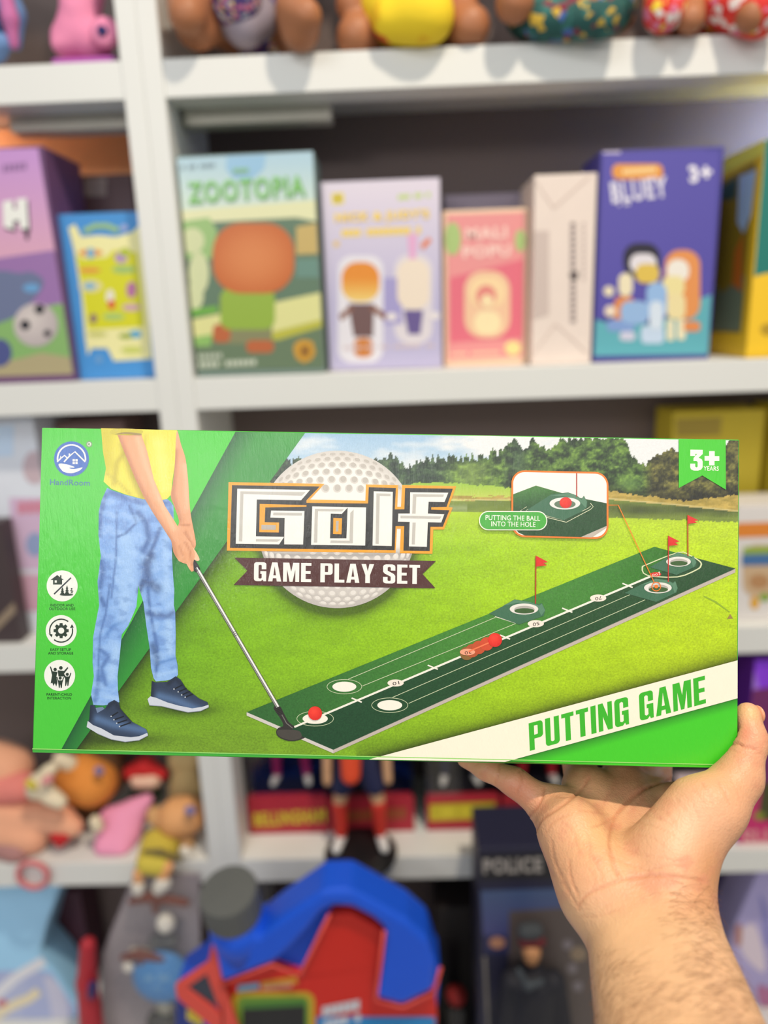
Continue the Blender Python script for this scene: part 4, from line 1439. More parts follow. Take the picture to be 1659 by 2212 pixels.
prof = [(0, -.004), (RC * .95, -.004), (RC, .0), (RC, .034), (RC * .95, .039), (.0, .041)]
V, F = lathe(prof, cc, axc, 60)
for i_ in range(len(V)):
    ring_, kk = divmod(i_, 60)
    if ring_ in (2, 3) and kk % 2:
        c_ = np.asarray(cc) + axc * ((V[i_] - cc) @ axc)
        V[i_] = c_ + (V[i_] - c_) * .955
part('cap', V, F, M_cap, t)
V, F = lathe([(.0, -.07), (RC * 1.02, -.07), (RC * 1.0, -.03), (RC * .92, -.006), (0, -.006)], cc, axc, 40)
part('neck', V, F, M_jblue, t, True)

# added black box darkening the shaded gap, with a red ball
t, k = carton('toy_box', 'black box added to darken the shaded gap right of the blue jug', 944, 1040, 2190, 1960, .02, Z5, .10, card(26, 18, 20))
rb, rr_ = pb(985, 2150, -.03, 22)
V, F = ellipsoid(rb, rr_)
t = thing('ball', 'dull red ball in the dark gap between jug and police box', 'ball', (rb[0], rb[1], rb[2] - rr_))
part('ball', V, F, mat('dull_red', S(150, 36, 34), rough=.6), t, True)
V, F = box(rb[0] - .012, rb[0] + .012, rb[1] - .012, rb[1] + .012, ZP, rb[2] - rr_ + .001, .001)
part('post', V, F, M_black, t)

# police play set box
YP = -.10
t, k = carton('toy_box', 'navy POLICE play set box with window, left of the wrist', 1034, 1392, 2230, 1828, YP, ZP, .085, card(34, 34, 58))
L = lambda y: 1032 + 18 * (y - 1830) / 380
k.poly([(1036, 1846), (1420, 1834), (1416, 1894), (1038, 1902)], (26, 26, 32), 1)
k.text('POLICE', 1044, 1888, 1172, 1884, 33, (156, 150, 146), 2, bold=.04)
k.shaded([(L(1920) + 2, 1924), (1410, 1912), (1406, 1990), (1100, 1998), (1098, 2060), (L(2030) + 2, 2020)], lambda x, y: mixc((66, 84, 122), (70, 72, 122), (y - 1930) / 90), 16, 1)
k.poly([(1100, 1968), (1406, 1950), (1398, 2240), (1096, 2240)], (84, 74, 72), 2)
k.poly([(1044, 2020), (1096, 2020), (1096, 2060), (1046, 2060)], (44, 46, 84), 2)
k.poly(ell(1074, 2036, 17, 13, 18), (176, 126, 100), 3)
for ex, ey in ((1236, 2092), (1248, 2130), (1226, 2040)):
    k.poly(ell(ex, ey, 11, 11, 14), (122, 114, 120), 3)
k.poly(ell(1250, 2060, 18, 16, 14), (134, 116, 96), 3)
k.poly(rrect(1190, 2168, 1216, 2240, 10, 4), (104, 98, 44), 3)
k.build('front_print', M_tprint, t)
V, F = prism(jp([(1050, 2070), (1058, 2230), (1052, 2230), (1044, 2070)], YP - .004), (0, .003, 0), 0)
part('clear_edge', V, F, mat('grey_plastic_edge', S(128, 122, 116), rough=.4), t)
f = thing('police_figure', 'dark uniformed toy officer on the police box front', 'figure', (at(1150, 2200, YP - .02)[0], YP - .02, ZP), None)
M_unif = mat('dark_uniform', S(30, 30, 38), rough=.7)
M_officer = mat('officer_face', S(178, 126, 84), rough=.6)
zf = at(1150, 2240, YP - .022)[2]
soft_part('body', [((1150, 2130, YP - .040, 46), (1148, 2230, YP - .040, 48)), ((1106, 2120, YP - .038, 26), (1088, 2230, YP - .038, 26)), ((1196, 2120, YP - .038, 26), (1212, 2230, YP - .038, 26)),
                   ((1140, 2230, YP - .040, 40), (1140, 2560, YP - .040, 34)), ((1180, 2230, YP - .040, 40), (1185, 2560, YP - .040, 34))], M_unif, f, .003, .006, ZP)
soft_part('head', [((1148, 2054, YP - .04, 21), (1148, 2068, YP - .04, 17))], M_officer, f, .0026)
soft_part('cap', [((1134, 2012, YP - .038, 18), (1156, 2010, YP - .038, 18))], mat('grey_cap_cloth', S(60, 64, 68), rough=.8), f, .0026)
soft_part('cap_band', [((1130, 2034, YP - .040, 12), (1168, 2034, YP - .040, 12))], mat('maroon_band', S(92, 28, 34), rough=.8), f, .0026)
soft_part('harness', [((1120, 2096, YP - .070, 8), (1140, 2130, YP - .072, 8)), ((1140, 2130, YP - .072, 8), (1170, 2120, YP - .072, 8))], mat('slate_straps', S(58, 64, 70), rough=.7), f, .0026)

# left end below the shelf: soft packs
M_bagb = mat('light_blue_pack', S(164, 216, 252), rough=.4, coat=.2, var=.06, nscale=12)
M_bagw = mat('white_stripe', S(236, 236, 240), rough=.5)
t = thing('toy_pack', 'light blue bag with white and cream curved stripes, lower left corner', 'bag', (at(-40, 2100, .06)[0], .09, Z5))
_o = jp([(-160, 1900), (135, 1905), (104, 1990), (84, 2060), (120, 2100), (172, 2180)], .056)
V, F = prism(_o + [np.array((_o[-1][0], .056, Z5)), np.array((_o[0][0], .056, Z5))], (0, .07, 0), .005, seg=3)
part('pouch', V, F, M_bagb, t, True)
k = Ink(plane_map((0, .0556, 0), NF), NF, 1.5e-4)
k.bounds = (-2, 2, Z5 + .001, 9)
k.poly([(-100, 2100), (60, 2096), (110, 2100), (164, 2180), (164, 2240), (-100, 2240)], (176, 186, 226), .5)
k.poly(spline([(96, 2110), (130, 2130), (150, 2200), (120, 2230), (108, 2170)], 4), (206, 206, 230), .8)
k.poly(ribbon(spline([(-20, 2160), (30, 2115), (70, 2090), (96, 2076)], 5, False), 22), (232, 232, 240), 1)
k.poly([(-60, 2180), (30, 2130), (60, 2120), (56, 2240), (-60, 2240)], (184, 192, 226), 0.5)
k.poly(ribbon(spline([(-20, 2200), (30, 2170), (60, 2158), (84, 2140)], 5, False), 20), (240, 226, 190), 2)
k.poly(ell(4, 2166, 12, 8, 14), (206, 110, 120), 2)
k.build('front_print', M_tprint, t)
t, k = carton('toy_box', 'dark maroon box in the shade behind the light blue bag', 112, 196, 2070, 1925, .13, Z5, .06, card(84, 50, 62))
M_redt = mat('crimson_toy', S(176, 40, 52), rough=.5, var=.1, nscale=30)
t = thing('toy_figure', 'slim crimson and navy toy standing beside the light blue bag', 'toy', (at(190, 2150, -.04)[0], -.04, ZP))
soft_part('body', [((190, 2040, -.04, 17), (188, 2120, -.04, 22)), ((188, 2120, -.04, 22), (200, 2230, -.04, 26)), ((200, 2230, -.04, 26), (205, 2600, -.04, 26))], M_redt, t, .0034, .006, ZP)
soft_part('front_patch', [((200, 2128, -.058, 10), (198, 2150, -.058, 9))], M_navy, t, .0026)
# clear blister of face pieces
M_back = card(150, 140, 146)
t = thing('blister_pack', 'clear blister pack of toy face pieces hanging left of the jug', 'pack', (at(350, 2100, -.05)[0], -.04, ZP))
V, F = prism(jp([(240, 2010), (292, 1884), (430, 1890), (436, 2240), (214, 2240), (222, 2060)], -.009), (0, .004, 0), .0008)
part('backing_card', V, F, M_back, t)
V, F = prism(jp([(244, 2014), (294, 1890), (428, 1896), (434, 2236), (220, 2236), (228, 2060)], -.052), (0, .001, 0), 0)
part('clear_shell', V, F, M_film, t)
M_mous = mat('brown_moulding', S(112, 44, 26), rough=.5)


def piece(name, label, cat, L, m, vox=.0026, k=.004, group=None):
    p = at(L[0][0][0], L[0][0][1], L[0][0][2])
    q = thing(name, label, cat, p, group)
    soft_part(name.split('_')[-1] + '_piece', L, m, q, vox, k)
    return q


YB = -.034
piece('toy_moustache', 'upper brown moustache piece in the clear blister pack', 'toy', [((282, 1948, YB, 7), (320, 1938, YB, 11)), ((320, 1938, YB, 11), (345, 1940, YB, 11)), ((345, 1940, YB, 11), (402, 1950, YB, 9)), ((340, 1948, YB, 9), (336, 1966, YB, 9))], M_mous, group='moustache pieces in the blister pack')
piece('toy_moustache', 'lower brown moustache piece, above the blue disc', 'toy', [((264, 2068, YB, 7), (300, 2062, YB, 11)), ((300, 2062, YB, 11), (352, 2070, YB, 8)), ((306, 2070, YB, 7), (306, 2084, YB, 7))], M_mous, group='moustache pieces in the blister pack')
piece('toy_eyeball', 'large white ball piece below the upper moustache', 'toy', [((357, 1992, YB, 19), (359, 1996, YB, 19))], M_whitef)
piece('toy_eyeball', 'small white ball piece left of the blue disc', 'toy', [((277, 2086, YB, 12), (279, 2088, YB, 12))], M_whitef)
piece('toy_block', 'dark grey block piece under the large white ball', 'toy', [((334, 2032, YB + .008, 14), (372, 2032, YB + .008, 14))], mat('dark_grey_piece', S(82, 82, 84), rough=.5))
piece('toy_bar', 'pale beige bar piece above the lower moustache', 'toy', [((284, 2052, YB + .01, 7), (366, 2060, YB + .01, 10))], mat('beige_piece', S(176, 164, 150), rough=.5))
q = thing('toy_disc', 'round blue disc piece with tiny pale lettering, in the blister pack', 'toy', at(345, 2122, YB))
c_, r_ = pb(347, 2116, YB - .004, 62)
V, F = lathe([(0, 0), (r_ * .9, 0), (r_, .004), (r_, .010), (r_ * .9, .014), (0, .016)], c_ + np.array((0, .012, 0)), (0, -1, .1), 40)
part('disc', V, F, mat('sky_blue_plastic', S(70, 140, 204), rough=.45), q, True)
k = Ink(plane_map(c_ - np.array((0, .0056, 0)), (0, -1, .1)), (0, -1, .1), 1e-4)
words(k, 314, 2120, 368, 2120, 14, (130, 184, 224), 1, 6, 71)
words(k, 324, 2138, 352, 2138, 8, (120, 176, 220), 1, 5, 72)
k.build('disc_print', M_tprint, q)
piece('toy_hat', 'black hat piece with grey brim at the foot of the blister pack', 'toy', [((338, 2206, YB, 22), (360, 2206, YB, 22)), ((338, 2230, YB, 26), (362, 2230, YB, 26))], M_black)
piece('toy_badge', 'grey olive badge piece just below the blue disc', 'toy', [((352, 2172, YB - .006, 15), (360, 2176, YB - .006, 15))], mat('olive_grey_piece', S(140, 138, 126), rough=.5))

# right end below the shelf
M_lavp = mat('lavender_pack', S(176, 166, 214), rough=.4, coat=.2, var=.1, nscale=14)
t = thing('toy_pack', 'shiny lavender and white pack, lower right corner beside the forearm', 'bag', (at(1680, 2100, .06)[0], .09, Z5))
_o = jp([(1570, 2080), (1590, 1990), (1640, 1880), (1800, 1876)], .056)
V, F = prism([np.array((_o[0][0], .056, Z5))] + _o + [np.array((_o[-1][0], .056, Z5))], (0, .07, 0), .005, seg=3)
part('pouch', V, F, M_lavp, t, True)
k = Ink(plane_map((0, .0556, 0), NF), NF, 1.5e-4)
k.bounds = (-2, 2, Z5 + .001, 9)
k.poly(spline([(1600, 2010), (1630, 1996), (1650, 2060), (1650, 2100), (1620, 2080), (1600, 2050)], 4), (222, 206, 220), 1)
k.poly(spline([(1590, 2000), (1602, 2000), (1600, 2040), (1588, 2040)], 4), (176, 120, 110), 2)
k.poly(spline([(1640, 1930), (1659, 1970), (1668, 2040), (1652, 2040), (1646, 1980)], 4), (140, 136, 200), 1)
k.poly(spline([(1636, 2130), (1680, 2150), (1680, 2212), (1650, 2200)], 4), (176, 110, 150), 1)
k.build('front_print', M_tprint, t)
t, k = carton('toy_box', 'blue grey box in the shade behind the lavender pack', 1500, 1632, 2060, 1930, .13, Z5, .06, card(96, 88, 140))
# ================================================================== golf game box, held up in the hand
gTL = np.array([-0.18403, -0.55012, -0.04916 + H])
gTR = np.array([0.17553, -0.55159, -0.06685 + H])
gBR = np.array([0.16744, -0.59844, -0.22746 + H])
gBL = np.array([-0.19212, -0.59697, -0.20977 + H])
gEX = (gTR - gTL) / np.linalg.norm(gTR - gTL)
gN = np.cross(gEX, gTL - gBL)
gN = gN / np.linalg.norm(gN)
if gN[1] > 0:
    gN = -gN
gEZ = np.cross(gN, gEX)
if gEZ[2] < 0:
    gEZ = -gEZ
gW, gH, gT = np.linalg.norm(gTR - gTL), np.linalg.norm(gTL - gBL), 0.060
gO = gBL
gmap = plane_map(gO, gN)

M_gprint = print_mat('golf_box_print', rough=0.45, coat=0.9, coat_rough=0.09, gscale=1000, bump=0.5, streak=True, spec=.2)
M_gcard = mat('green_box_card', S(62, 172, 48), rough=0.4, coat=0.3, var=0.04)
M_gwhite = mat('torn_card', S(225, 215, 190), rough=0.8)

golf_box = thing('game_box', 'long glossy green golf game box held up in front of the shelves', 'box',
                 (gBL + gBR) / 2 - gN * gT / 2)
V, F = obox(gO, gEX, -gN, gEZ, gW, gT, gH, 0.0006, 2)
part('carton', V, F, M_gcard, golf_box, True)

GREEN = (72, 196, 56)
LA = ((509, 931.6), (129, 1627))
LB = ((660.5, 935), (159.5, 1627))


def lside(x, y, L):
    """signed distance to the right of line L"""
    (ax, ay), (bx, by) = L
    nx, ny = -(by - ay), (bx - ax)
    q = math.hypot(nx, ny)
    return -((x - ax) * nx + (y - ay) * ny) / q


def backdrop(x, y):
    """golf course photograph on the front of the box"""
    x, y = np.asarray(x, float), np.asarray(y, float)
    # lawn
    c = mixc((98, 156, 22), (142, 190, 18), (x - 150) / 700)
    c = mixc(c, (178, 208, 24), (x - 850) / 650)
    c = mixc(c, (186, 210, 62), np.clip((1190 - y) / 110, 0, 1) * 0.75)
    c = mixc(c, (112, 152, 34), np.clip((y - 1420) / 200, 0, 1) * np.clip((1100 - x) / 600, 0, 1))
    c = c * (0.93 + 0.14 * fbm(x / 60, y / 22, 3))[..., None]
    # shade of the sliding panels printed on the lawn
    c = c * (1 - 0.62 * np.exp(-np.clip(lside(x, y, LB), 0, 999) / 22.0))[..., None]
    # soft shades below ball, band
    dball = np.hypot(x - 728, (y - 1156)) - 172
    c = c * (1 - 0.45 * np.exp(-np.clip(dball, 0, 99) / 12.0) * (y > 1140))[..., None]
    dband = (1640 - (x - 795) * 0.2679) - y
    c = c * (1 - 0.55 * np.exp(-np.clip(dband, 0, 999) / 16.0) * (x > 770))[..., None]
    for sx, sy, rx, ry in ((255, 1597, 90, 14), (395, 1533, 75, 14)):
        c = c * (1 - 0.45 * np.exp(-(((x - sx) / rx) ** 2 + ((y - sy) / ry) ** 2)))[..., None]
    # water
    edge = np.interp(x, [640, 1000, 1313, 1596], [1104, 1106, 1118, 1128]) + 2.5 * (vnoise(x / 3, y * 0, 9) - .5) * (x > 1300)
    bank = np.interp(x, [640, 1000, 1313, 1450, 1596], [1083, 1082, 1079, 1091, 1106])
    wat = mixc((128, 146, 58), (92, 112, 42), fbm(x / 50, y / 7, 21) * 1.3 - 0.2)
    wat = mixc(wat, (62, 74, 34), np.clip((x - 1280) / 80, 0, 1) * np.clip(1.2 - np.abs(y - 1100) / 16, 0, 1) * (0.5 + .5 * vnoise(x / 30, y / 20, 4)))
    wat = mixc(wat, (170, 182, 150), ((x > 960) & (x < 1010)) * 0.5 * np.exp(-((y - 1098) / 8) ** 2))
    c = np.where((y < edge)[..., None], wat, c)
    # hill and straw bank
    hill = np.interp(x, [640, 860, 960, 1060, 1105, 1330, 1345, 1480, 1596], [1045, 1046, 1042, 1050, 1054, 1062, 1065, 1082, 1068])
    bk = mixc((150, 188, 58), (186, 200, 84), (y - 1046) / 30.0)
    straw = mixc((196, 168, 84), (142, 126, 52), fbm(x / 14, y / 5, 33) * 1.5 - .3)
    bk = np.where(((x > 1315) | ((y > 1070) & (fbm(x / 20, y / 4, 8) > .45)))[..., None], straw, bk)
    bk = mixc(bk, (206, 194, 140), np.exp(-((y - bank + 2) / 1.6) ** 2) * .8)
    c = np.where((y < bank)[..., None], bk, c)
    # trees
    tops = np.interp(x, [640, 690, 760, 825, 838, 850, 862, 885, 905, 930, 950, 985, 1000, 1040, 1070, 1090, 1100, 1110, 1121, 1132, 1142, 1150, 1160, 1182, 1196, 1212,
                         1240, 1300, 1345, 1357, 1366, 1380, 1396, 1404, 1420, 1445, 1470, 1560, 1575, 1597],
                     [992, 1000, 1010, 990, 988, 985, 1002, 1006, 994, 990, 992, 988, 990, 986, 976, 970, 962, 944, 958, 968, 962, 946, 962, 972, 962, 950,
                      947, 945, 947, 962, 985, 1000, 1006, 992, 980, 972, 978, 965, 948, 946])
    jag = (vnoise(x / 5.0, y * 0, 5) - .5) * 16 + (vnoise(x / 2.2, y * 0, 6) - .5) * 7
    tops = tops + jag * np.where(x < 1100, 1.2, 0.7)
    clump = fbm(x / 17, y / 12, 14, 4)
    leaf = fbm(x / 5, y / 4, 15, 3)
    lit = np.clip((clump - 0.38) * 3.0, 0, 1) * .65 + np.clip((leaf - .4) * 2.6, 0, 1) * .45
    tr = mixc((22, 44, 20), (120, 158, 62), lit)
    con = mixc((22, 44, 30), (84, 112, 70), lit)
    brn = mixc((34, 36, 16), (138, 134, 62), lit)
    wl = np.clip((985 - x) / 40, 0, 1)
    tr = mixc(tr, con, np.maximum(wl, np.exp(-((x - 1118) / 22) ** 2)))
    tr = mixc(tr, (150, 176, 84), np.exp(-((x - 1020) / 45) ** 2) * np.clip((y - 992) / 12, 0, 1) * .55)
    tr = mixc(tr, brn, np.clip((x - 1385) / 25, 0, 1))
    tr = tr * (1 - .5 * np.clip((y - hill + 26) / 26, 0, 1) * (x > 1300))[..., None]
    tr = mixc(tr, (110, 150, 70), np.exp(-(((x - 1362) / 26) ** 2 + ((y - 1045) / 16) ** 2)) * .7)
    hb = hill + (vnoise(x / 6, y * 0, 44) - .5) * 6
    istree = (y < hb) & (y > tops)
    c = np.where(istree[..., None], tr, c)
    # sky
    sk = mixc((150, 184, 212), (176, 200, 218), (y - 935) / 70)
    cl = np.clip((fbm(x / 110, y / 40, 51) - .42) * 3.2 + (x - 830) / 420.0, 0, 1)
    sk = mixc(sk, (222, 224, 224), cl)
    c = np.where((y <= np.minimum(tops, hb))[..., None], sk, c)
    return c


ink = Ink(gmap, gN)
# backdrop as a fine net over the whole face
px = np.linspace(0.0016, 0.9984, 640)
py = np.linspace(0.003, 0.997, 300)
u, v = np.meshgrid(px, py)
Wp = gTL + u.ravel()[:, None] * (gTR - gTL) + v.ravel()[:, None] * (gBL - gTL)
pp = project(Wp)[:, :2]
nx, ny = len(px), len(py)
i = np.arange((ny - 1) * (nx - 1))
a = (i // (nx - 1)) * nx + i % (nx - 1)
quads = np.stack([a, a + 1, a + nx + 1, a + nx], 1)
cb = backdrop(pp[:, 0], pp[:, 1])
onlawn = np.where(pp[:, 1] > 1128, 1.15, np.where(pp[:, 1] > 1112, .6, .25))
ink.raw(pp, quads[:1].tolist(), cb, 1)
ink.F = quads[:, ::-1].tolist() if np.dot(np.cross(Wp[1] - Wp[0], Wp[nx] - Wp[0]), gN) < 0 else quads.tolist()
ink.G[-1] = onlawn
# green panels on the left
edgeL = [(91.5, 924.5), (509, 932.5), (129, 1625.5), (72, 1624.5)]
ink.poly([(89.5, 1015), (459, 1024)] and edgeL, GREEN, 4)


def band(x, y):
    d = lside(x, y, LA)
    c = mixc((24, 84, 44), (48, 142, 52), np.clip(d / 48, 0, 1) ** .6)
    return mixc(c, (74, 166, 74), np.clip((1000 - y) / 70, 0, 1) * np.clip((d - 30) / 60, 0, 1) * .5)


ink.shaded([(509, 932.5), (659, 935.5), (160.5, 1625.5), (129, 1625.5)], band, 7, 3)
# bottom right corner panel
ink.shaded([(1092, 1645), (1592.6, 1508), (1592.4, 1659.0), (1400, 1655)],
           lambda x, y: mixc((42, 128, 34), (66, 200, 38), np.clip((y - (1645 - (x - 1092) * .2737)) / 24, 0, 1) ** .7), 6, 4)
# folded lower edge: painted highlight along the crease, green of the underside below it
ink.poly([(70.5, 1617.5), (1090, 1640.5), (1090, 1645.5), (71, 1625)], (62, 168, 56), 5)
ink.poly([(70.5, 1616), (1592, 1651), (1592, 1653), (70.5, 1618)], (150, 214, 110), 11)
# worn spot and scuffs near the right end
ink.poly([(1570, 1337), (1577, 1326), (1583, 1336)], (150, 128, 70), 4)
ink.poly(ribbon([(1520, 1288), (1545, 1300), (1576, 1322)], [2, 4, 2]), (140, 172, 40), 3)
ink.build('front_print', M_gprint, golf_box)

# ---- golf ball picture
bc = np.array([728.5, 1143.6])


def ballcol(x, y):
    r = np.hypot(x - bc[0], y - bc[1]) / 170.0
    c = mixc((232, 228, 220), (196, 190, 184), np.clip((y - 1170) / 120, 0, 1))
    c = mixc(c, (178, 172, 166), np.clip(r - .8, 0, .2) * 3)
    # shade of the title lettering
    return mixc(c, (150, 144, 140), np.clip(1 - np.abs(y - 1199) / 16.0, 0, 1) * .8)


ink.shaded(ell(bc[0], bc[1], 170, n=90), ballcol, 9, 5)
for k in range(-9, 10):
    for j in range(-9, 10):
        ax_, ay_ = (j + (k % 2) * .5) * 0.155, k * .135
        q = math.hypot(ax_, ay_)
        if q > 1.25:
            continue
        s_ = math.sin(q) / q if q > 1e-6 else 1
        r_ = math.sin(q)
        if r_ > .97:
            continue
        dx, dy = ax_ * s_, ay_ * s_
        sq = max(.3, math.cos(q))
        ang = math.atan2(dy, dx)
        cx_, cy_ = bc[0] + dx * 172, bc[1] + dy * 172
        if math.hypot(cx_ - bc[0], cy_ - bc[1]) > 163 or 1062 < cy_ < 1188:
            continue
        ink.poly(ell(cx_, cy_, 10.5 * sq, 9, 16, ang), (206, 200, 192), 6)
        ink.poly(ell(cx_ + .6, cy_ - 1.6, 8.6 * sq, 6.2, 16, ang), (184, 177, 168) if cy_ < 1143 else (222, 217, 210), 7)
ink.build('golf_ball_picture', M_gprint, golf_box)

# ---- title
C3 = frame(460, 900, 550 / 1659)
ORG, BLK, WHT, GRY = (240, 158, 34), (38, 38, 37), (236, 232, 224), (188, 184, 176)
t_or = [(103, 427), (727, 438), (632, 540), (993, 548), (997, 442), (1207, 447), (1201, 587), (1225, 587), (1232, 447), (1585, 453),
        (1535, 590), (1562, 592), (1505, 735), (1435, 735), (1430, 893), (1218, 890), (1224, 730), (1199, 730), (1190, 888), (92, 873)]
t_bk = [(125, 447), (697, 455), (610, 545), (610, 562), (1011, 566), (1015, 460), (1192, 465), (1185, 604), (1247, 604), (1252, 465),
        (1563, 470), (1522, 588), (1422, 590), (1422, 606), (1540, 610), (1497, 718), (1417, 718), (1412, 876), (1241, 873), (1246, 713),
        (1190, 713), (1184, 870), (112, 855)]
ink.poly(C3(t_or), ORG, 9)
ink.poly(C3(t_bk), BLK, 10)
ink.poly(C3([(306, 569), (610, 577), (610, 587), (342, 592), (338, 688), (432, 690), (430, 755), (303, 753)]), ORG, 11)
ink.poly(C3([(317, 705), (412, 707), (410, 738), (316, 736)]), (176, 168, 158), 12)
ink.poly(C3([(785, 660), (842, 662), (838, 767), (783, 765)]), ORG, 12)
for q in ([(160, 470), (633, 478), (575, 545), (287, 540), (281, 780), (465, 783), (432, 832), (150, 828)],
          [(380, 612), (597, 615), (588, 833), (465, 832), (468, 660), (375, 658)],
          [(1048, 487), (1172, 490), (1165, 843), (1040, 840)],
          [(1285, 493), (1533, 496), (1508, 557), (1405, 555), (1400, 632), (1507, 636), (1487, 690), (1400, 688), (1393, 848), (1277, 845),
           (1282, 686), (1205, 684), (1208, 632), (1283, 632)]):
    ink.poly(C3(q), WHT, 11)
ink.poly(C3([(648, 585), (998, 592), (992, 840), (640, 835)]), WHT, 11,
         [C3([(768, 632), (840, 634), (878, 592.5), (870, 793), (763, 793)])])
ink.poly(C3([(802, 680), (820, 680), (817, 748), (800, 748)]), (176, 168, 158), 13)
for q in ([(180, 487), (605, 492), (580, 516), (200, 504), (192, 813), (170, 812)], [(395, 625), (582, 628), (580, 645), (393, 643)],
          [(281, 797), (445, 800), (420, 815), (281, 813)], [(665, 600), (855, 603), (840, 618), (685, 616), (680, 820), (658, 820)],
          [(895, 628), (917, 605), (912, 825), (765, 822), (768, 806), (890, 808)],
          [(1065, 500), (1158, 503), (1157, 519), (1087, 517), (1080, 829), (1060, 828)],
          [(1303, 505), (1505, 508), (1500, 523), (1325, 522), (1320, 632), (1298, 632)], [(1222, 645), (1490, 650), (1478, 666), (1222, 662)],
          [(1300, 690), (1321, 690), (1315, 832), (1295, 832)]):
    ink.poly(C3(q), GRY, 12)
ink.build('title_lettering', M_gprint, golf_box)

# ---- ribbon banner
ink.poly(C3([(140, 918), (1453, 940), (1365, 1025), (1450, 1118), (135, 1097), (225, 1003)]), (78, 40, 37), 10)
e0, e1 = C3([(268, 1071), (1348, 1090)])
ink.letters('GAME PLAY SET', e0[0], e0[1], e1[0], e1[1], (0.5, -41.0), (240, 236, 228), 11, gap=0.075)
ink.build('ribbon_banner', M_gprint, golf_box)

# ---- brand mark, upper left
C1 = frame(60, 900, 500 / 1659)
C2 = frame(60, 1250, 500 / 1659)
BLU = (58, 104, 186)
ink.poly(C1(ell(315, 303, 125, n=60)), BLU, 6)
ink.poly(C1(ribbon(ell(315, 303, 100, n=40, a0=172, a1=368), 11)), WHT, 7)
ink.poly(C1(ribbon([(212, 325), (238, 300), (238, 283), (243, 296), (265, 278), (288, 300)], 9)), WHT, 7)
ink.poly(C1(ribbon([(262, 325), (300, 284), (340, 252), (414, 325)], 10)), WHT, 8)
ink.poly(C1(ribbon([(300, 284), (300, 265)], 10)), WHT, 7)
for a_ in (0, 1):
    for b_ in (0, 1):
        ink.poly(C1(rrect(323 + a_ * 20, 305 + b_ * 20, 339 + a_ * 20, 321 + b_ * 20, 1, 2)), WHT, 7)
ink.poly(C1(spline([(222, 345), (240, 336), (290, 345), (330, 358), (334, 366), (300, 366), (312, 374), (350, 374), (394, 364), (370, 388), (320, 405), (265, 398), (238, 375)])), WHT, 7)
ink.poly(C1(ell(441, 198, 21)), (214, 232, 206), 5)
ink.poly(C1(ell(441, 198, 20)), (40, 70, 40), 6, [C1(ell(441, 198, 16.5))])
q = C1([(432, 209), (451, 209)])
ink.text('R', q[0][0], q[0][1], q[1][0], q[1][1], 6.6, (40, 70, 40), 6)
q = C1([(160, 490), (446, 496)])
ink.text('HandRoom', q[0][0], q[0][1], q[1][0], q[1][1], 12.5, (64, 122, 148), 6, bold=0.012)
ink.build('brand_mark', M_gprint, golf_box)

# ---- three round icons with captions
ICN, INKC = (232, 234, 226), (34, 52, 38)


def caption(C, l1, l2, a, b):
    p0, p1 = C([(a[0], a[2]), (a[1], a[2] + .5)])
    ink.text(l1, p0[0], p0[1], p1[0], p1[1], 5.8, (28, 62, 34), 6, bold=.008)
    p0, p1 = C([(b[0], b[2]), (b[1], b[2] + .5)])
    ink.text(l2, p0[0], p0[1], p1[0], p1[1], 5.8, (28, 62, 34), 6, bold=.008)


ink.poly(C1(ell(248, 1213, 111, n=60)), ICN, 6)
ink.poly(C1(ribbon([(190, 1272), (311, 1155)], 10)), (48, 54, 60), 7)
ink.poly(C1([(165, 1170), (213, 1135), (260, 1170), (248, 1170), (248, 1203), (183, 1203), (183, 1170)]), INKC, 7, [C1([(195, 1173), (210, 1173), (210, 1190), (195, 1190)])])
ink.poly(C1([(233, 1137), (243, 1137), (243, 1160), (233, 1153)]), INKC, 7)
for tx, th in ((250, 52), (283, 66)):
    for kk in range(3):
        yy = 1270 - kk * th * .27
        ink.poly(C1([(tx - 17 + kk * 4, yy), (tx, yy - th * .42), (tx + 17 - kk * 4, yy)]), INKC, 7)
ink.poly(C1(ell(279, 1276, 48, 8)), INKC, 7)
ink.poly(C1(ell(316, 1234, 6)), INKC, 7)
ink.poly(C1(ribbon([(313, 1242), (318, 1252), (311, 1268)], 6)), INKC, 7)
ink.poly(C1(ribbon([(304, 1250), (316, 1246), (328, 1252)], 5)), INKC, 7)
ink.poly(C1(ribbon([(317, 1252), (325, 1267)], 5)), INKC, 7)
caption(C2, 'INDOOR AND', 'OUTDOOR USE', (163, 330, 199), (153, 341, 225))
ink.build('feature_icon', M_gprint, golf_box)
ink.poly(C2(ell(241, 372, 111, n=60)), ICN, 6)
gear = []
for k in range(8):
    a_ = k * math.pi / 4
    for da, r_ in ((-.30, 41), (-.19, 55), (.19, 55), (.30, 41)):
        gear.append((241 + r_ * math.cos(a_ + da), 372 + r_ * math.sin(a_ + da)))
ink.poly(C2(gear), INKC, 7, [C2(ell(241, 372, 22, n=24))])
for a0, a1 in ((165, 308), (-12, 128)):
    ink.poly(C2(ribbon(ell(241, 372, 82, n=30, a0=a0, a1=a1), 9)), INKC, 7)
ink.poly(C2([(151, 392), (180, 400), (172, 420)]), INKC, 7)
ink.poly(C2([(304, 354), (332, 350), (318, 326)]), INKC, 7)
caption(C2, 'EASY SETUP', 'AND STORAGE', (163, 311, 517), (147, 327, 543))
ink.build('feature_icon', M_gprint, golf_box)
ink.poly(C2(ell(230, 693, 111, n=60)), ICN, 6)
for hx, hy, hr in ((198, 650, 12), (239, 639, 13), (285, 685, 11), (234, 712, 11)):
    ink.poly(C2(ell(hx, hy, hr)), INKC, 7)
ink.poly(C2([(160, 628), (168, 630), (180, 663), (215, 668), (207, 700), (214, 745), (206, 772), (196, 748), (186, 768), (178, 745), (166, 750), (176, 690)]), INKC, 7)
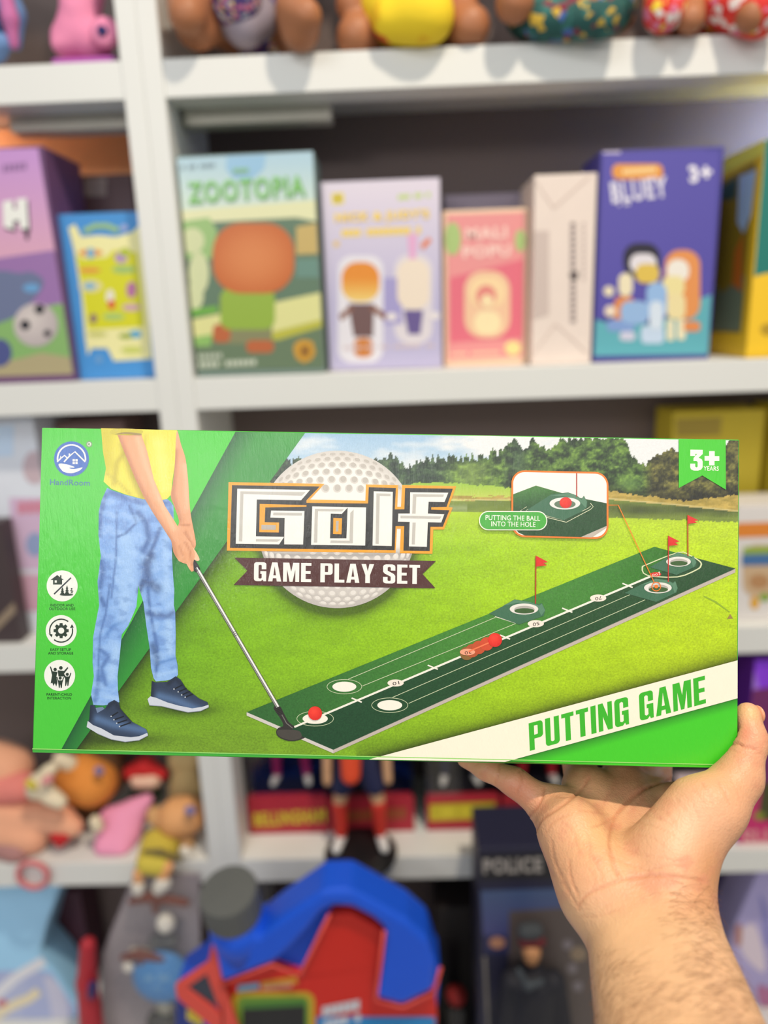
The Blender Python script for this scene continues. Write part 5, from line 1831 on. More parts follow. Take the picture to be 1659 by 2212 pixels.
ink.poly(C2([(216, 656), (262, 660), (287, 632), (292, 640), (262, 680), (258, 700), (222, 700)]), INKC, 7)
ink.poly(C2([(252, 690), (262, 682), (275, 700), (298, 700), (308, 672), (314, 676), (300, 720), (292, 768), (286, 768), (284, 735), (276, 768), (270, 768), (270, 715)]), INKC, 7)
ink.poly(C2([(208, 705), (214, 702), (222, 728), (248, 728), (256, 704), (262, 708), (250, 745), (246, 782), (238, 782), (235, 755), (230, 782), (224, 782), (220, 745)]), INKC, 7)
caption(C2, 'PARENT-CHILD', 'INTERACTION', (136, 318, 838), (141, 311, 865))
ink.build('feature_icon', M_gprint, golf_box)


# ---- player picture
def folds(base, items):
    def fn(x, y):
        c = np.tile(np.asarray(base, float), (len(x), 1))
        for pts, w, col, amt in items:
            d = segdist(x, y, pts)
            c = mixc(c, col, np.exp(-(d / w) ** 2) * amt)
        return c
    return fn


def f12(C, items):
    return [(C(p), w * .3014, col, a) for p, w, col, a in items]


DK, MD, LT = (62, 92, 150), (92, 134, 196), (168, 202, 240)
jl = list(C1([(570, 510), (603, 527), (700, 560), (825, 592), (1003, 592), (1025, 610), (1045, 640), (1048, 760), (1035, 900), (1035, 1000), (1042, 1130), (1050, 1230)])) + \
     list(C2([(1052, 60), (1048, 190), (1058, 240), (1062, 400), (1060, 550), (1075, 620), (1078, 688), (1060, 714), (990, 730), (920, 736), (903, 712), (885, 640), (875, 500),
              (850, 330), (830, 170), (800, 70), (795, 50)])) + \
     list(C2([(780, 200), (755, 260), (720, 340), (675, 400), (660, 560), (645, 700), (648, 800), (658, 884), (600, 900), (540, 908), (472, 904), (455, 830), (475, 700),
              (466, 600), (470, 420), (488, 320), (513, 190), (500, 0)])) + \
     list(C1([(502, 1180), (525, 1000), (508, 850), (510, 680), (530, 600)]))
jf = f12(C1, [
    ([(700, 620), (560, 620), (540, 900), (560, 1300)], 70, (120, 160, 220), .8),
    ([(720, 900), (700, 1300)], 90, LT, .55), ([(990, 880), (1000, 1250)], 30, LT, .6),
    ([(730, 640), (780, 760), (700, 840), (650, 860)], 10, DK, .7), ([(640, 690), (635, 1000), (600, 1300)], 8, DK, .6),
    ([(790, 690), (850, 760), (870, 880), (830, 960)], 22, DK, .75), ([(950, 800), (900, 930), (880, 990)], 16, DK, .8),
    ([(880, 1000), (850, 1060), (860, 1180), (930, 1230)], 34, (62, 84, 128), .8),
    ([(560, 560), (520, 700), (515, 850)], 18, DK, .7), ([(600, 540), (800, 610), (1000, 620)], 24, (76, 108, 170), .9),
    ([(515, 1000), (540, 1100), (520, 1220)], 20, DK, .7), ([(830, 1180), (800, 1250)], 20, (50, 70, 110), .8),
    ([(1020, 640), (1035, 720)], 16, DK, .5)]) + f12(C2, [
        ([(515, 110), (550, 190)], 16, DK, .8), ([(590, 40), (560, 250), (520, 400), (500, 760)], 8, DK, .6),
        ([(700, 300), (610, 340), (570, 400)], 14, MD, .8), ([(640, 500), (600, 700)], 40, LT, .7), ([(700, 150), (680, 280)], 40, LT, .6),
        ([(520, 500), (580, 560), (530, 640), (560, 760)], 16, DK, .55), ([(520, 700), (480, 880)], 20, DK, .5),
        ([(560, 850), (640, 860)], 14, LT, .6), ([(860, 250), (1010, 270), (1050, 230)], 22, (84, 110, 160), .85),
        ([(860, 60), (880, 250), (930, 500), (920, 700)], 12, DK, .7), ([(980, 60), (1010, 200)], 40, LT, .4),
        ([(900, 480), (930, 600)], 26, (70, 96, 140), .8), ([(1010, 320), (1020, 520)], 34, LT, .75),
        ([(930, 690), (1060, 660)], 14, LT, .6), ([(950, 600), (1060, 570)], 10, MD, .8)])
def jeans(x, y):
    c = folds((130, 170, 226), jf)(x, y)
    # small creases across the cloth
    w = fbm(x / 30 + y / 40, y / 15 - x / 38, 61, 3)
    c = mixc(c, (166, 200, 240), np.clip((w - .54) * 3, 0, .4))
    return mixc(c, (86, 120, 182), np.clip((.42 - w) * 3, 0, .38))



ink.shaded(np.array(jl), jeans, 3.2, 7, .35)
sh = C1([(527, 83), (1072, 98), (1058, 330), (1035, 480), (1028, 560), (1000, 590), (965, 597), (900, 600), (830, 592), (700, 557), (600, 517), (545, 465), (562, 370), (540, 250)])
ink.shaded(sh, folds((222, 212, 66), f12(C1, [
    ([(560, 120), (570, 350)], 60, (196, 184, 44), .8), ([(700, 250), (640, 330), (620, 480)], 18, (168, 152, 34), .6),
    ([(690, 200), (760, 420), (830, 570)], 30, (158, 140, 40), .8), ([(560, 400), (650, 470), (740, 560)], 12, (176, 164, 44), .6),
    ([(940, 200), (980, 500)], 60, (234, 222, 104), .8), ([(900, 480), (930, 560)], 14, (180, 164, 50), .6),
    ([(850, 130), (840, 260)], 10, (176, 160, 50), .5)])), 5, 8)
SK, SKD, SKL = (222, 160, 118), (176, 112, 74), (240, 188, 150)
ink.shaded(C1(spline([(1073, 100), (1100, 200), (1132, 300), (1150, 450), (1163, 650), (1180, 760), (1205, 890), (1200, 940), (1180, 945), (1150, 890), (1100, 840), (1078, 790),
                      (1085, 745), (1050, 640), (1026, 570), (1040, 480), (1056, 330), (1062, 180)], 3)),
           folds(SK, f12(C1, [([(1060, 250), (1040, 560), (1090, 740)], 22, SKD, .7), ([(1130, 350), (1150, 650)], 20, SKL, .6), ([(1080, 770), (1160, 780)], 8, SKD, .6),
                              ([(1130, 830), (1180, 930)], 12, SKD, .6)])), 4, 8)
ink.shaded(C1(spline([(1176, 930), (1205, 965), (1232, 1018), (1222, 1034), (1200, 1028), (1178, 1005), (1168, 965)], 4)), folds(SKL, f12(C1, [([(1170, 950), (1190, 1010)], 8, SKD, .6)])), 3, 9)
ink.shaded(C1([(636, 108), (700, 104), (812, 118), (858, 250), (905, 450), (985, 640), (1080, 790), (1170, 905), (1200, 985), (1187, 1050), (1191, 1105), (1176, 1112), (1158, 1090),
               (1140, 1056), (1112, 1048), (1085, 1035), (1060, 1000), (1045, 970), (1030, 890), (960, 780), (900, 690), (835, 580), (770, 440), (700, 270), (668, 190)]),
           folds(SK, f12(C1, [([(650, 130), (720, 300), (790, 470), (900, 680), (1035, 900), (1060, 1000)], 20, SKD, .65),
                              ([(790, 150), (850, 350), (930, 560), (1050, 800)], 22, SKL, .7), ([(640, 112), (812, 124)], 12, SKD, .8),
                              ([(1130, 900), (1165, 960), (1180, 1060)], 8, SKD, .55), ([(1090, 930), (1130, 1050)], 8, SKD, .45), ([(1110, 1000), (1150, 1080)], 6, SKL, .5)])), 4, 10)
ink.poly(C1(spline([(592, 122), (610, 92), (700, 86), (815, 96), (818, 122), (740, 134), (640, 130)], 4)), (196, 184, 52), 11)
ink.poly(C1(spline([(628, 128), (700, 112), (812, 122), (800, 134), (700, 126)], 3)), (150, 128, 60), 12)
# shoes
for outline, sole, tongue, laces, C in (
        ([(450, 905), (478, 905), (498, 940), (555, 930), (582, 888), (622, 868), (655, 888), (665, 930), (750, 1025), (850, 1078), (864, 1112), (800, 1150), (700, 1162), (600, 1140), (480, 1085), (427, 1050), (442, 1005)],
         [(424, 1062), (432, 1018), (470, 1048), (530, 1072), (620, 1122), (740, 1135), (800, 1128), (858, 1104), (864, 1122), (800, 1156), (700, 1168), (600, 1150), (500, 1108)],
         [(575, 920), (620, 880), (655, 925), (740, 1020)], [((600, 985), (650, 955)), ((620, 1010), (690, 985)), ((640, 1035), (715, 1010)), ((660, 1058), (740, 1030))], C2),
        ([(890, 732), (918, 742), (1000, 738), (1062, 698), (1096, 722), (1138, 788), (1230, 858), (1290, 885), (1298, 912), (1240, 938), (1150, 948), (1060, 928), (960, 900), (872, 892), (884, 840)],
         [(860, 862), (880, 842), (920, 852), (1000, 885), (1080, 908), (1180, 928), (1250, 918), (1298, 902), (1298, 920), (1240, 947), (1150, 956), (1060, 936), (960, 912), (874, 906)],
         [(1010, 750), (1060, 712), (1095, 745), (1170, 820)], [((1050, 790), (1110, 760)), ((1080, 810), (1140, 785)), ((1105, 832), (1165, 805)), ((1130, 848), (1185, 825))], C2)):
    ox, oy = np.mean(outline, 0)
    ink.shaded(C(outline), folds((46, 60, 84), f12(C, [
        ([(outline[-1][0] + 60, outline[-1][1]), (ox, oy + 40), (outline[9][0], outline[9][1] + 10)], 34, (92, 124, 168), .75),
        ([outline[0], outline[-1]], 22, (28, 36, 52), .8), (tongue, 16, (28, 36, 50), .7)])), 4, 8)
    ink.poly(C(sole), (198, 204, 214), 9)
    ink.poly(C([(p[0], p[1] + 7) for p in sole[8:]] + [(sole[-1][0] + 8, sole[-1][1] - 4), (sole[9][0], sole[9][1] - 8)]) if False else C(ribbon(sole[8:], 4)), (146, 152, 166), 10)
    for p0, p1 in laces:
        ink.poly(C(ribbon([p0, p1], 9)), (20, 26, 36), 10)
        ink.poly(C(ell(p0[0], p0[1], 5)), (190, 198, 206), 11)
ink.poly(C2([(488, 925), (540, 918), (552, 932), (500, 962)]), (110, 130, 160), 9)
ink.build('player_picture', M_gprint, golf_box)

# ---- putter
C5 = frame(460, 1300, 550 / 1659)
a0, b0 = np.array([424.5, 1226.0]), np.array([600.5, 1527.0])
nn = np.array([(b0 - a0)[1], -(b0 - a0)[0]])
nn /= np.linalg.norm(nn)
for o_, w_, c_, z_ in ((0, 9.0, (72, 70, 68), 8), (0.2, 6.6, (205, 203, 198), 9), (1.2, 2.2, (244, 243, 240), 10), (-1.5, 1.8, (112, 110, 108), 10)):
    ink.poly(ribbon([a0 + nn * o_, b0 + nn * o_], w_), c_, z_)
for k in range(3):
    p_ = a0 + (b0 - a0) * (.462 + k * .012)
    ink.poly(ribbon([p_ - nn * 4.6, p_ + nn * 4.6], 1.2), (96, 94, 92), 11)
ink.poly(C1([(1182, 1022), (1200, 1028), (1222, 1060), (1239, 1094), (1205, 1116), (1188, 1100), (1183, 1060)]), (36, 34, 34), 9)
ink.poly(C5(spline([(395, 690), (435, 678), (465, 730), (490, 775), (525, 806), (560, 815), (602, 812), (624, 840), (617, 870), (580, 893), (520, 907), (465, 898), (425, 876), (412, 845), (428, 820), (458, 806), (442, 762)], 4)), (48, 45, 42), 8)
ink.poly(C5(spline([(418, 842), (440, 832), (540, 835), (572, 850), (575, 885), (520, 900), (465, 890), (426, 868)], 4)), (70, 66, 60), 9)
ink.poly(C5(ribbon([(450, 735), (480, 790), (520, 822)], 6)), (112, 108, 104), 9)
for k in range(5):
    ink.poly(C5(ribbon([(402 + k * 6, 700 + k * 9), (436 + k * 6, 686 + k * 9)], 2)), (24, 22, 22), 9)
ink.build('putter_picture', M_gprint, golf_box)

# ---- putting mat with cups, flags, balls
mL, mB, mR, mT = (533, 1538), (720, 1619), (1588, 1228), (1413, 1181)
m0, m1 = np.array((639.0, 1568)), np.array((1500.0, 1203.5))


def matcol(x, y):
    d = lside(x, y, ((639, 1568), (1500, 1203.5)))
    c = np.where((d > 0)[:, None], mixc((44, 96, 42), (62, 126, 46), (x - 560) / 420), mixc((26, 66, 36), (34, 74, 38), (x - 700) / 500))
    c = mixc(c, (40, 88, 40), np.clip((x - 1250) / 250, 0, 1) * (d > 0))
    return c


ink.poly([mL, mB, mR, (1588, 1236.5), (720, 1627), (533, 1545.5)], (188, 176, 166), 5)
ink.poly([mL, mB, (720, 1627), (533, 1545.5)], (204, 198, 190), 6)
ink.shaded([mL, m0 - (6, -2.5), (1462, 1195.5 + 0), mT] if False else [mL, (639, 1584.5 - 1), (1500, 1204.5), mT], lambda x, y: mixc((46, 98, 44), (66, 130, 48), (x - 560) / 420) - 18 * np.clip((x - 1250) / 200, 0, 1)[:, None], 12, 7, 1.0)
ink.shaded([(628, 1579.5), mB, mR, (1500, 1204.5), (639, 1568)], lambda x, y: mixc((26, 68, 38), (36, 76, 40), (x - 700) / 500), 12, 8, 1.1)
ink.poly(ribbon([(636, 1570), (1425, 1236.5)], 4.2), (236, 232, 218), 9)
for tx, ty in ((770.6, 1512), (934.7, 1441), (1090.6, 1376), (1225, 1318), (1355, 1264.5)):
    ink.poly(ribbon([(tx - 11, ty - 4.5), (tx + 11, ty + 4.5)], 3), (236, 232, 218), 9)
for p_ in (((752, 1467), (1070, 1333.5)), ((783, 1481.5), (1113, 1347)), ((848, 1506), (1360, 1284.5)), ((882.7, 1519), (1393, 1295.5))):
    ink.poly(ribbon(p_, 1.2), (206, 214, 176), 9)
ink.poly(ribbon([(1069, 1331.5), (1114, 1346)], 1.6), (236, 236, 210), 9)
for ex_, ey_, rx_, ry_ in ((681, 1552, 40, 16.5), (744, 1483, 38, 16), (842, 1523, 39.5, 16.3)):
    ink.poly(ell(ex_, ey_, rx_, ry_), (206, 214, 176), 9, [ell(ex_, ey_, rx_ - 1.1, ry_ - 1.1)])
    ink.poly(ell(ex_, ey_, rx_ * .68, ry_ * .68), (238, 234, 220), 10)
for ex_, ey_, tx_ in ((854.5, 1475, '10'), (1011, 1408, '30'), (1157, 1347, '50'), (1291.6, 1291.7, '70')):
    ink.poly(ell(ex_, ey_, 17.5, 7.6), (240, 226, 212) if tx_ != '30' else (240, 168, 136), 10)
    # the numerals stand upside down to us, read from the far end
    ink.text(tx_, ex_ + 7, ey_ - 4.5, ex_ - 7, ey_ - 1.5, 7, (50, 40, 38), 12)
ink.poly(ell(1416, 1240.5, 11.5, 4.6), (214, 52, 40), 11)
ink.text('100', 1424, 1238, 1408, 1240, 4.4, (244, 220, 214), 12)
CUP, CUPL = (62, 108, 80), (88, 132, 104)
C4 = frame(1000, 920, 659 / 1659)
C6 = frame(960, 1250, 699 / 1659)


def cup(C, body, rim, cx_, cy_, rx_, ry_, k):
    ink.poly(C(body), CUP, 12)
    ink.poly(C(rim), CUPL, 13)
    ink.poly(C(ell(cx_, cy_, rx_, ry_)), (226, 222, 214), 14)
    ink.poly(C(ell(cx_ + 2, cy_ + 3, rx_ * .72, ry_ * .70)), (176, 172, 164), 15)
    ink.poly(C(ell(cx_ + 2, cy_ + 3 + ry_ * .22, rx_ * .70, ry_ * .48)), (58, 92, 44), 16)


ink.poly(C4(spline([(970, 770), (1005, 748), (1170, 685), (1230, 700), (1290, 735), (1296, 762), (1270, 785), (1165, 824), (1000, 815)], 3)), (214, 220, 176), 10,
         [C4(spline([(978, 772), (1008, 753), (1170, 690), (1228, 704), (1283, 738), (1288, 760), (1265, 780), (1164, 818), (1003, 810)], 3))])
cup(C4, [(1013, 768), (1090, 725), (1165, 688), (1215, 700), (1240, 716), (1250, 704), (1268, 740), (1262, 765), (1160, 810)],
    [(1100, 720), (1165, 690), (1210, 700), (1240, 720), (1252, 706), (1266, 742), (1250, 770), (1240, 735), (1180, 705)], 1170, 738, 67, 27, 0)
cup(C4, [(878, 908), (960, 865), (1045, 830), (1110, 838), (1140, 852), (1152, 842), (1166, 880), (1160, 905), (1050, 957)],
    [(960, 865), (1045, 832), (1110, 840), (1140, 858), (1153, 845), (1165, 882), (1150, 910), (1135, 870), (1060, 848)], 1058, 880, 75, 30, 0)
cup(C6, [(228, 178), (300, 140), (358, 106), (440, 118), (484, 132), (498, 124), (516, 160), (508, 190), (382, 234)],
    [(300, 138), (358, 108), (440, 120), (484, 138), (499, 127), (515, 162), (495, 190), (478, 150), (380, 122)], 407, 155, 73, 28, 0)
for C, pole, fl in ((C6, [(466, 128), (468, -118)], None), (C4, [(1114, 848), (1115, 598)], [(1115, 598), (1175, 628), (1150, 635), (1170, 648), (1116, 652)]),
                    (C4, [(1221, 708), (1220, 485)], [(1220, 485), (1277, 513), (1255, 518), (1272, 527), (1221, 532)]),
                    (C4, [], [(397, 706), (461, 740), (436, 745), (455, 758), (398, 765)])):
    if pole:
        ink.poly(ribbon(C(pole), 2.2), (188, 42, 34), 17)
    if fl:
        ink.poly(C(fl), (214, 44, 32), 18)
for bx, by, cc, z_ in ((1008, 1411, (136, 98, 48), 13), (1020, 1405, (176, 84, 46), 14), (1034, 1398, (190, 80, 44), 15), (1051, 1390.5, (204, 76, 44), 16)):
    ink.poly(ell(bx, by, 14.5, 14.5), cc, z_)
ink.poly(ell(1009.5, 1408, 16.5, 7), (238, 160, 128), 17)
ink.text('30', 1017, 1404, 1003, 1407, 7, (70, 40, 38), 18)
ink.poly(ribbon([(1012, 1407), (1065, 1384)], 3), (244, 120, 76), 18)
for bx, by in ((1069, 1382), (681, 1540)):
    ink.shaded(ell(bx, by, 15, 15, 32), lambda x, y: mixc((244, 70, 52), (214, 40, 32), np.hypot(x - bx + 3, y - by + 4) / 18), 3, 19)
ink.build('putting_mat_picture', M_gprint, golf_box)

# ---- inset close-up, callout line, pill
ORA = (238, 122, 34)


def warp_rr(x0, y0, x1, y1, r, sl):
    p = rrect(x0, y0, x1, y1, r, 8)
    p[:, 1] += (p[:, 0] - x0) * sl
    return p


ink.poly(C4(warp_rr(262, 241, 789, 604, 72, .022)), ORA, 20)
inner = C4(warp_rr(272, 251, 779, 594, 62, .022))
ink.poly(inner, (242, 238, 228), 21)
ink.shaded(C4([(272, 372), (395, 325), (615, 388), (779, 421), (779, 544), (640, 604), (335, 596), (300, 580), (278, 550), (272, 520)]),
           lambda x, y: mixc((68, 122, 56), (34, 74, 40), (y - 1062 + (x - 1104) * .12) / 46), 6, 22, 1.0)
ink.poly(C4([(640, 604), (779, 544), (779, 554), (700, 606)]), (186, 176, 164), 22)
ink.poly(C4(ribbon([(345, 440), (310, 462), (560, 524), (690, 455), (706, 440), (690, 420)], 3)), (224, 226, 190), 23)
ink.poly(C4(ribbon([(352, 452), (340, 462), (545, 512), (680, 447), (692, 436)], 2.4)), (224, 226, 190), 23)
ink.poly(C4([(345, 458), (420, 410), (480, 372), (570, 362), (615, 378), (642, 398), (655, 380), (673, 412), (672, 442), (640, 468), (545, 513)]), CUP, 24)
ink.poly(C4([(470, 380), (570, 364), (615, 380), (642, 402), (656, 384), (671, 414), (664, 446), (640, 420), (560, 385)]), CUPL, 25)
ink.poly(C4(ell(552, 422, 83, 33)), (228, 226, 220), 26)
ink.poly(C4(ell(552, 426, 58, 22)), (96, 120, 96), 27)
ink.poly(ribbon(C4([(616, 256), (616, 386)]), 2.2), (176, 44, 38), 27)
ink.shaded(C4(ell(556, 418, 33, 30, 32)), lambda x, y: mixc((244, 64, 48), (204, 36, 30), np.hypot(x - 1217, y - 1081) / 18), 3, 28)
ink.poly(ribbon(C4([(789, 431), (842, 431), (1038, 852)]), 1.8), ORA, 20)
ink.poly(C4(ell(1048, 873, 26, 26)), ORA, 21, [C4(ell(1048, 873, 21.5, 21.5))])
ink.poly(C4(ell(1048, 873, 10, 10)), ORA, 21)
ink.poly(C4(warp_rr(86, 463, 456, 567, 50, .003)), (240, 240, 224), 29)
ink.poly(C4(warp_rr(91, 468, 451, 562, 46, .003)), (70, 168, 62), 30)
q = C4([(121, 512), (417, 517), (152, 546), (392, 550)])
ink.text('PUTTING THE BALL', q[0][0], q[0][1], q[1][0], q[1][1], 10.8, (238, 242, 226), 31, bold=.006)
ink.text('INTO THE HOLE', q[2][0], q[2][1], q[3][0], q[3][1], 10.8, (238, 242, 226), 31, bold=.006)
ink.build('inset_picture', M_gprint, golf_box)

# ---- age badge
ink.poly(C4([(1172, 71), (1427, 74), (1428, 347), (1300, 270), (1172, 338)]), (66, 196, 40), 10)
q = C4([(1234, 243), (1301, 244), (1312, 212), (1392, 213.5), (1306, 243), (1389, 245)])
ink.letters('3', q[0][0], q[0][1], q[1][0], q[1][1], (0.4, -45), (242, 240, 226), 11)
ink.poly(C4([(1312, 164), (1337, 164), (1337, 138), (1367, 138), (1367, 165), (1392, 165), (1392, 191), (1366, 191), (1366, 215), (1337, 215), (1337, 190), (1312, 190)]), (242, 240, 226), 11)
ink.text('YEARS', q[4][0], q[4][1], q[5][0], q[5][1], 9.6, (242, 240, 226), 11, bold=.01)
ink.build('age_badge', M_gprint, golf_box)

# ---- slogan band
ink.poly([(797, 1640), (1592.5, 1426), (1592.5, 1508), (1090.6, 1645.4)], (244, 236, 214), 10)
q = C6([(437, 882), (1339, 637)])
ink.letters('PUTTING GAME', q[0][0], q[0][1], q[1][0], q[1][1], (-2.6, -59.5), (58, 178, 40), 11, gap=0.085)
ink.build('slogan_band', M_gprint, golf_box)
# torn card at the upper right corner
V, F = obox(gTR - gEZ * .0100 + gEX * .0000 - gN * .004, gEX, -gN, gEZ, .0011, .02, .0085, .0003, 2)
part('torn_flap', V, F, M_gwhite, golf_box)
# ================================================================== hand and forearm holding the box
def skin_mat():
    m = bpy.data.materials.new('skin')
    m.use_nodes = True
    nt = m.node_tree
    b = nt.nodes['Principled BSDF']
    a = nt.nodes.new('ShaderNodeAttribute')
    a.attribute_name = 'Col'
    tc = nt.nodes.new('ShaderNodeTexCoord')
    n1 = nt.nodes.new('ShaderNodeTexNoise')
    n1.inputs['Scale'].default_value = 55
    n1.inputs['Detail'].default_value = 5
    nt.links.new(tc.outputs['Object'], n1.inputs['Vector'])
    r = nt.nodes.new('ShaderNodeMapRange')
    r.inputs['From Min'].default_value = .3
    r.inputs['From Max'].default_value = .7
    r.inputs['To Min'].default_value = .93
    r.inputs['To Max'].default_value = 1.06
    nt.links.new(n1.outputs['Fac'], r.inputs['Value'])
    mx = nt.nodes.new('ShaderNodeMix')
    mx.data_type = 'RGBA'
    mx.blend_type = 'MULTIPLY'
    mx.inputs['Factor'].default_value = 1
    nt.links.new(a.outputs['Color'], mx.inputs['A'])
    nt.links.new(r.outputs['Result'], mx.inputs['B'])
    nt.links.new(mx.outputs['Result'], b.inputs['Base Color'])
    n2 = nt.nodes.new('ShaderNodeTexVoronoi')
    n2.inputs['Scale'].default_value = 900
    nt.links.new(tc.outputs['Object'], n2.inputs['Vector'])
    n3 = nt.nodes.new('ShaderNodeTexNoise')
    n3.inputs['Scale'].default_value = 320
    n3.inputs['Detail'].default_value = 4
    nt.links.new(tc.outputs['Object'], n3.inputs['Vector'])
    ad = nt.nodes.new('ShaderNodeMath')
    ad.operation = 'MULTIPLY_ADD'
    nt.links.new(n2.outputs['Distance'], ad.inputs[0])
    ad.inputs[1].default_value = .5
    nt.links.new(n3.outputs['Fac'], ad.inputs[2])
    bp = nt.nodes.new('ShaderNodeBump')
    bp.inputs['Strength'].default_value = .45
    bp.inputs['Distance'].default_value = .0006
    nt.links.new(ad.outputs[0], bp.inputs['Height'])
    nt.links.new(bp.outputs['Normal'], b.inputs['Normal'])
    b.inputs['Roughness'].default_value = .46
    b.inputs['Specular IOR Level'].default_value = .38
    b.inputs['Subsurface Weight'].default_value = .12
    b.inputs['Subsurface Radius'].default_value = (.006, .0022, .0011)
    b.inputs['Subsurface Scale'].default_value = .6
    return m


M_skin = skin_mat()


def jt(px, py, dep, r):
    return at_depth(px, py, dep), r * dep / FPX


def bone(a, b, k=.008):
    (pa, ra), (pb, rb) = jt(*a), jt(*b)
    return (pa, pb, ra, rb, k)


HAND = [
    # forearm, thumb side and little-finger side
    bone((1592, 2440, .262, 152), (1440, 1960, .345, 88), .012),
    bone((1462, 2440, .266, 152), (1356, 1968, .348, 92), .012),
    bone((1592, 2440, .262, 152), (1900, 3150, .19, 190), .012),
    bone((1462, 2440, .266, 152), (1760, 3150, .195, 190), .012),
    # wrist to palm
    bone((1440, 1960, .345, 86), (1450, 1880, .350, 78), .012),
    bone((1356, 1968, .348, 90), (1300, 1915, .354, 82), .012),
    # heel of the hand on the little-finger side
    bone((1292, 1925, .352, 80), (1236, 1800, .372, 72), .010),
    bone((1300, 1915, .360, 70), (1203, 1752, .392, 54), .010),
    bone((1340, 1905, .366, 74), (1268, 1708, .408, 52), .010),
    bone((1390, 1890, .370, 74), (1345, 1700, .418, 52), .010),
    bone((1440, 1880, .370, 70), (1408, 1722, .424, 46), .010),
    # ball of the thumb
    bone((1448, 1880, .352, 76), (1545, 1745, .362, 60), .010),
    bone((1436, 1830, .356, 66), (1500, 1745, .362, 62), .010),
    bone((1545, 1745, .362, 58), (1596, 1682, .368, 46), .008),
    # thumb
    bone((1596, 1682, .368, 44), (1624, 1602, .374, 33), .006),
    bone((1624, 1602, .374, 31), (1616, 1543, .380, 26), .004),
    # web between thumb and palm
    bone((1568, 1690, .372, 26), (1430, 1728, .415, 30), .008),
    # little finger
    bone((1196, 1752, .393, 40), (1112, 1690, .398, 30), .005),
    bone((1112, 1690, .398, 28), (1050, 1660, .404, 24), .004),
    bone((1050, 1660, .404, 23), (1004, 1640, .410, 18), .004),
    # ring, middle, index: under the box and up behind it
    bone((1262, 1704, .408, 40), (1236, 1596, .462, 29), .005),
    bone((1236, 1596, .462, 27), (1226, 1500, .462, 24), .004),
    bone((1226, 1500, .462, 23), (1222, 1436, .460, 20), .003),
    bone((1345, 1698, .418, 40), (1332, 1594, .466, 30), .005),
    bone((1332, 1594, .466, 28), (1326, 1480, .464, 25), .004),
    bone((1326, 1480, .464, 24), (1322, 1408, .461, 21), .003),
    bone((1408, 1722, .424, 38), (1424, 1596, .464, 30), .005),
    bone((1424, 1596, .464, 28), (1426, 1492, .462, 25), .004),
    bone((1426, 1492, .462, 24), (1428, 1428, .460, 21), .003),
]
_bo = np.array(gBL)
_bc = np.array((gTL + gBR) / 2) - gN * gT / 2


def cut_box(P, d):
    q = P - _bc
    e = np.stack([np.abs(q @ gEX) - gW / 2, np.abs(q @ gEZ) - gH / 2, np.abs(q @ gN) - gT / 2], -1)
    sd = np.sqrt((np.maximum(e, 0) ** 2).sum(-1)) + np.minimum(e.max(-1), 0)
    return np.maximum(d, .0009 - sd)


V, F = soft(HAND, 0.00125, .008, cut_box, relax=3)


def vnormals(V, F):
    n = np.cross(V[F[:, 2]] - V[F[:, 0]], V[F[:, 3]] - V[F[:, 1]])
    N = np.zeros_like(V)
    for k in range(4):
        for q in range(3):
            N[:, q] += np.bincount(F[:, k], n[:, q], len(V))
    return N / (np.linalg.norm(N, axis=1)[:, None] + 1e-12)


N = vnormals(V, F)
pj = project(V)
C7 = frame(960, 1480, 699 / 1659)
hcol = np.tile(np.array([224, 176, 134], float), (len(V), 1))
x, y = pj[:, 0], pj[:, 1]
# palm skin is pinker than the forearm
palm = np.clip((1990 - y + (x - 1390) * .12) / 70, 0, 1)
hcol = mixc(hcol, (224, 166, 126), palm * .9)
hcol = mixc(hcol, (232, 184, 150), palm * np.exp(-(((x - 1480) / 90) ** 2 + ((y - 1790) / 80) ** 2)) * .8)
hcol = mixc(hcol, (232, 180, 128), np.exp(-(((x - 1290) / 60) ** 2 + ((y - 1800) / 60) ** 2)) * .7)
hcol = mixc(hcol, (214, 138, 108), np.exp(-(((x - 1120) / 50) ** 2 + ((y - 1705) / 45) ** 2)) * .7)
hcol = mixc(hcol, (224, 142, 112), np.exp(-(((x - 1610) / 30) ** 2 + ((y - 1583) / 26) ** 2)) * .8)
hcol = mixc(hcol, (240, 192, 130), np.exp(-(((x - 1620) / 26) ** 2 + ((y - 1540) / 18) ** 2)) * .6)
hcol = mixc(hcol, (206, 140, 88), np.exp(-(((x - 1535) / 34) ** 2 + ((y - 1890) / 80) ** 2)) * .5)
blot = fbm(x / 38, y / 38, 77)
hcol = mixc(hcol, (214, 142, 112), palm * np.clip((blot - .5) * 2.4, 0, .5))
facing = ((CAM - V) * N).sum(1) > 0
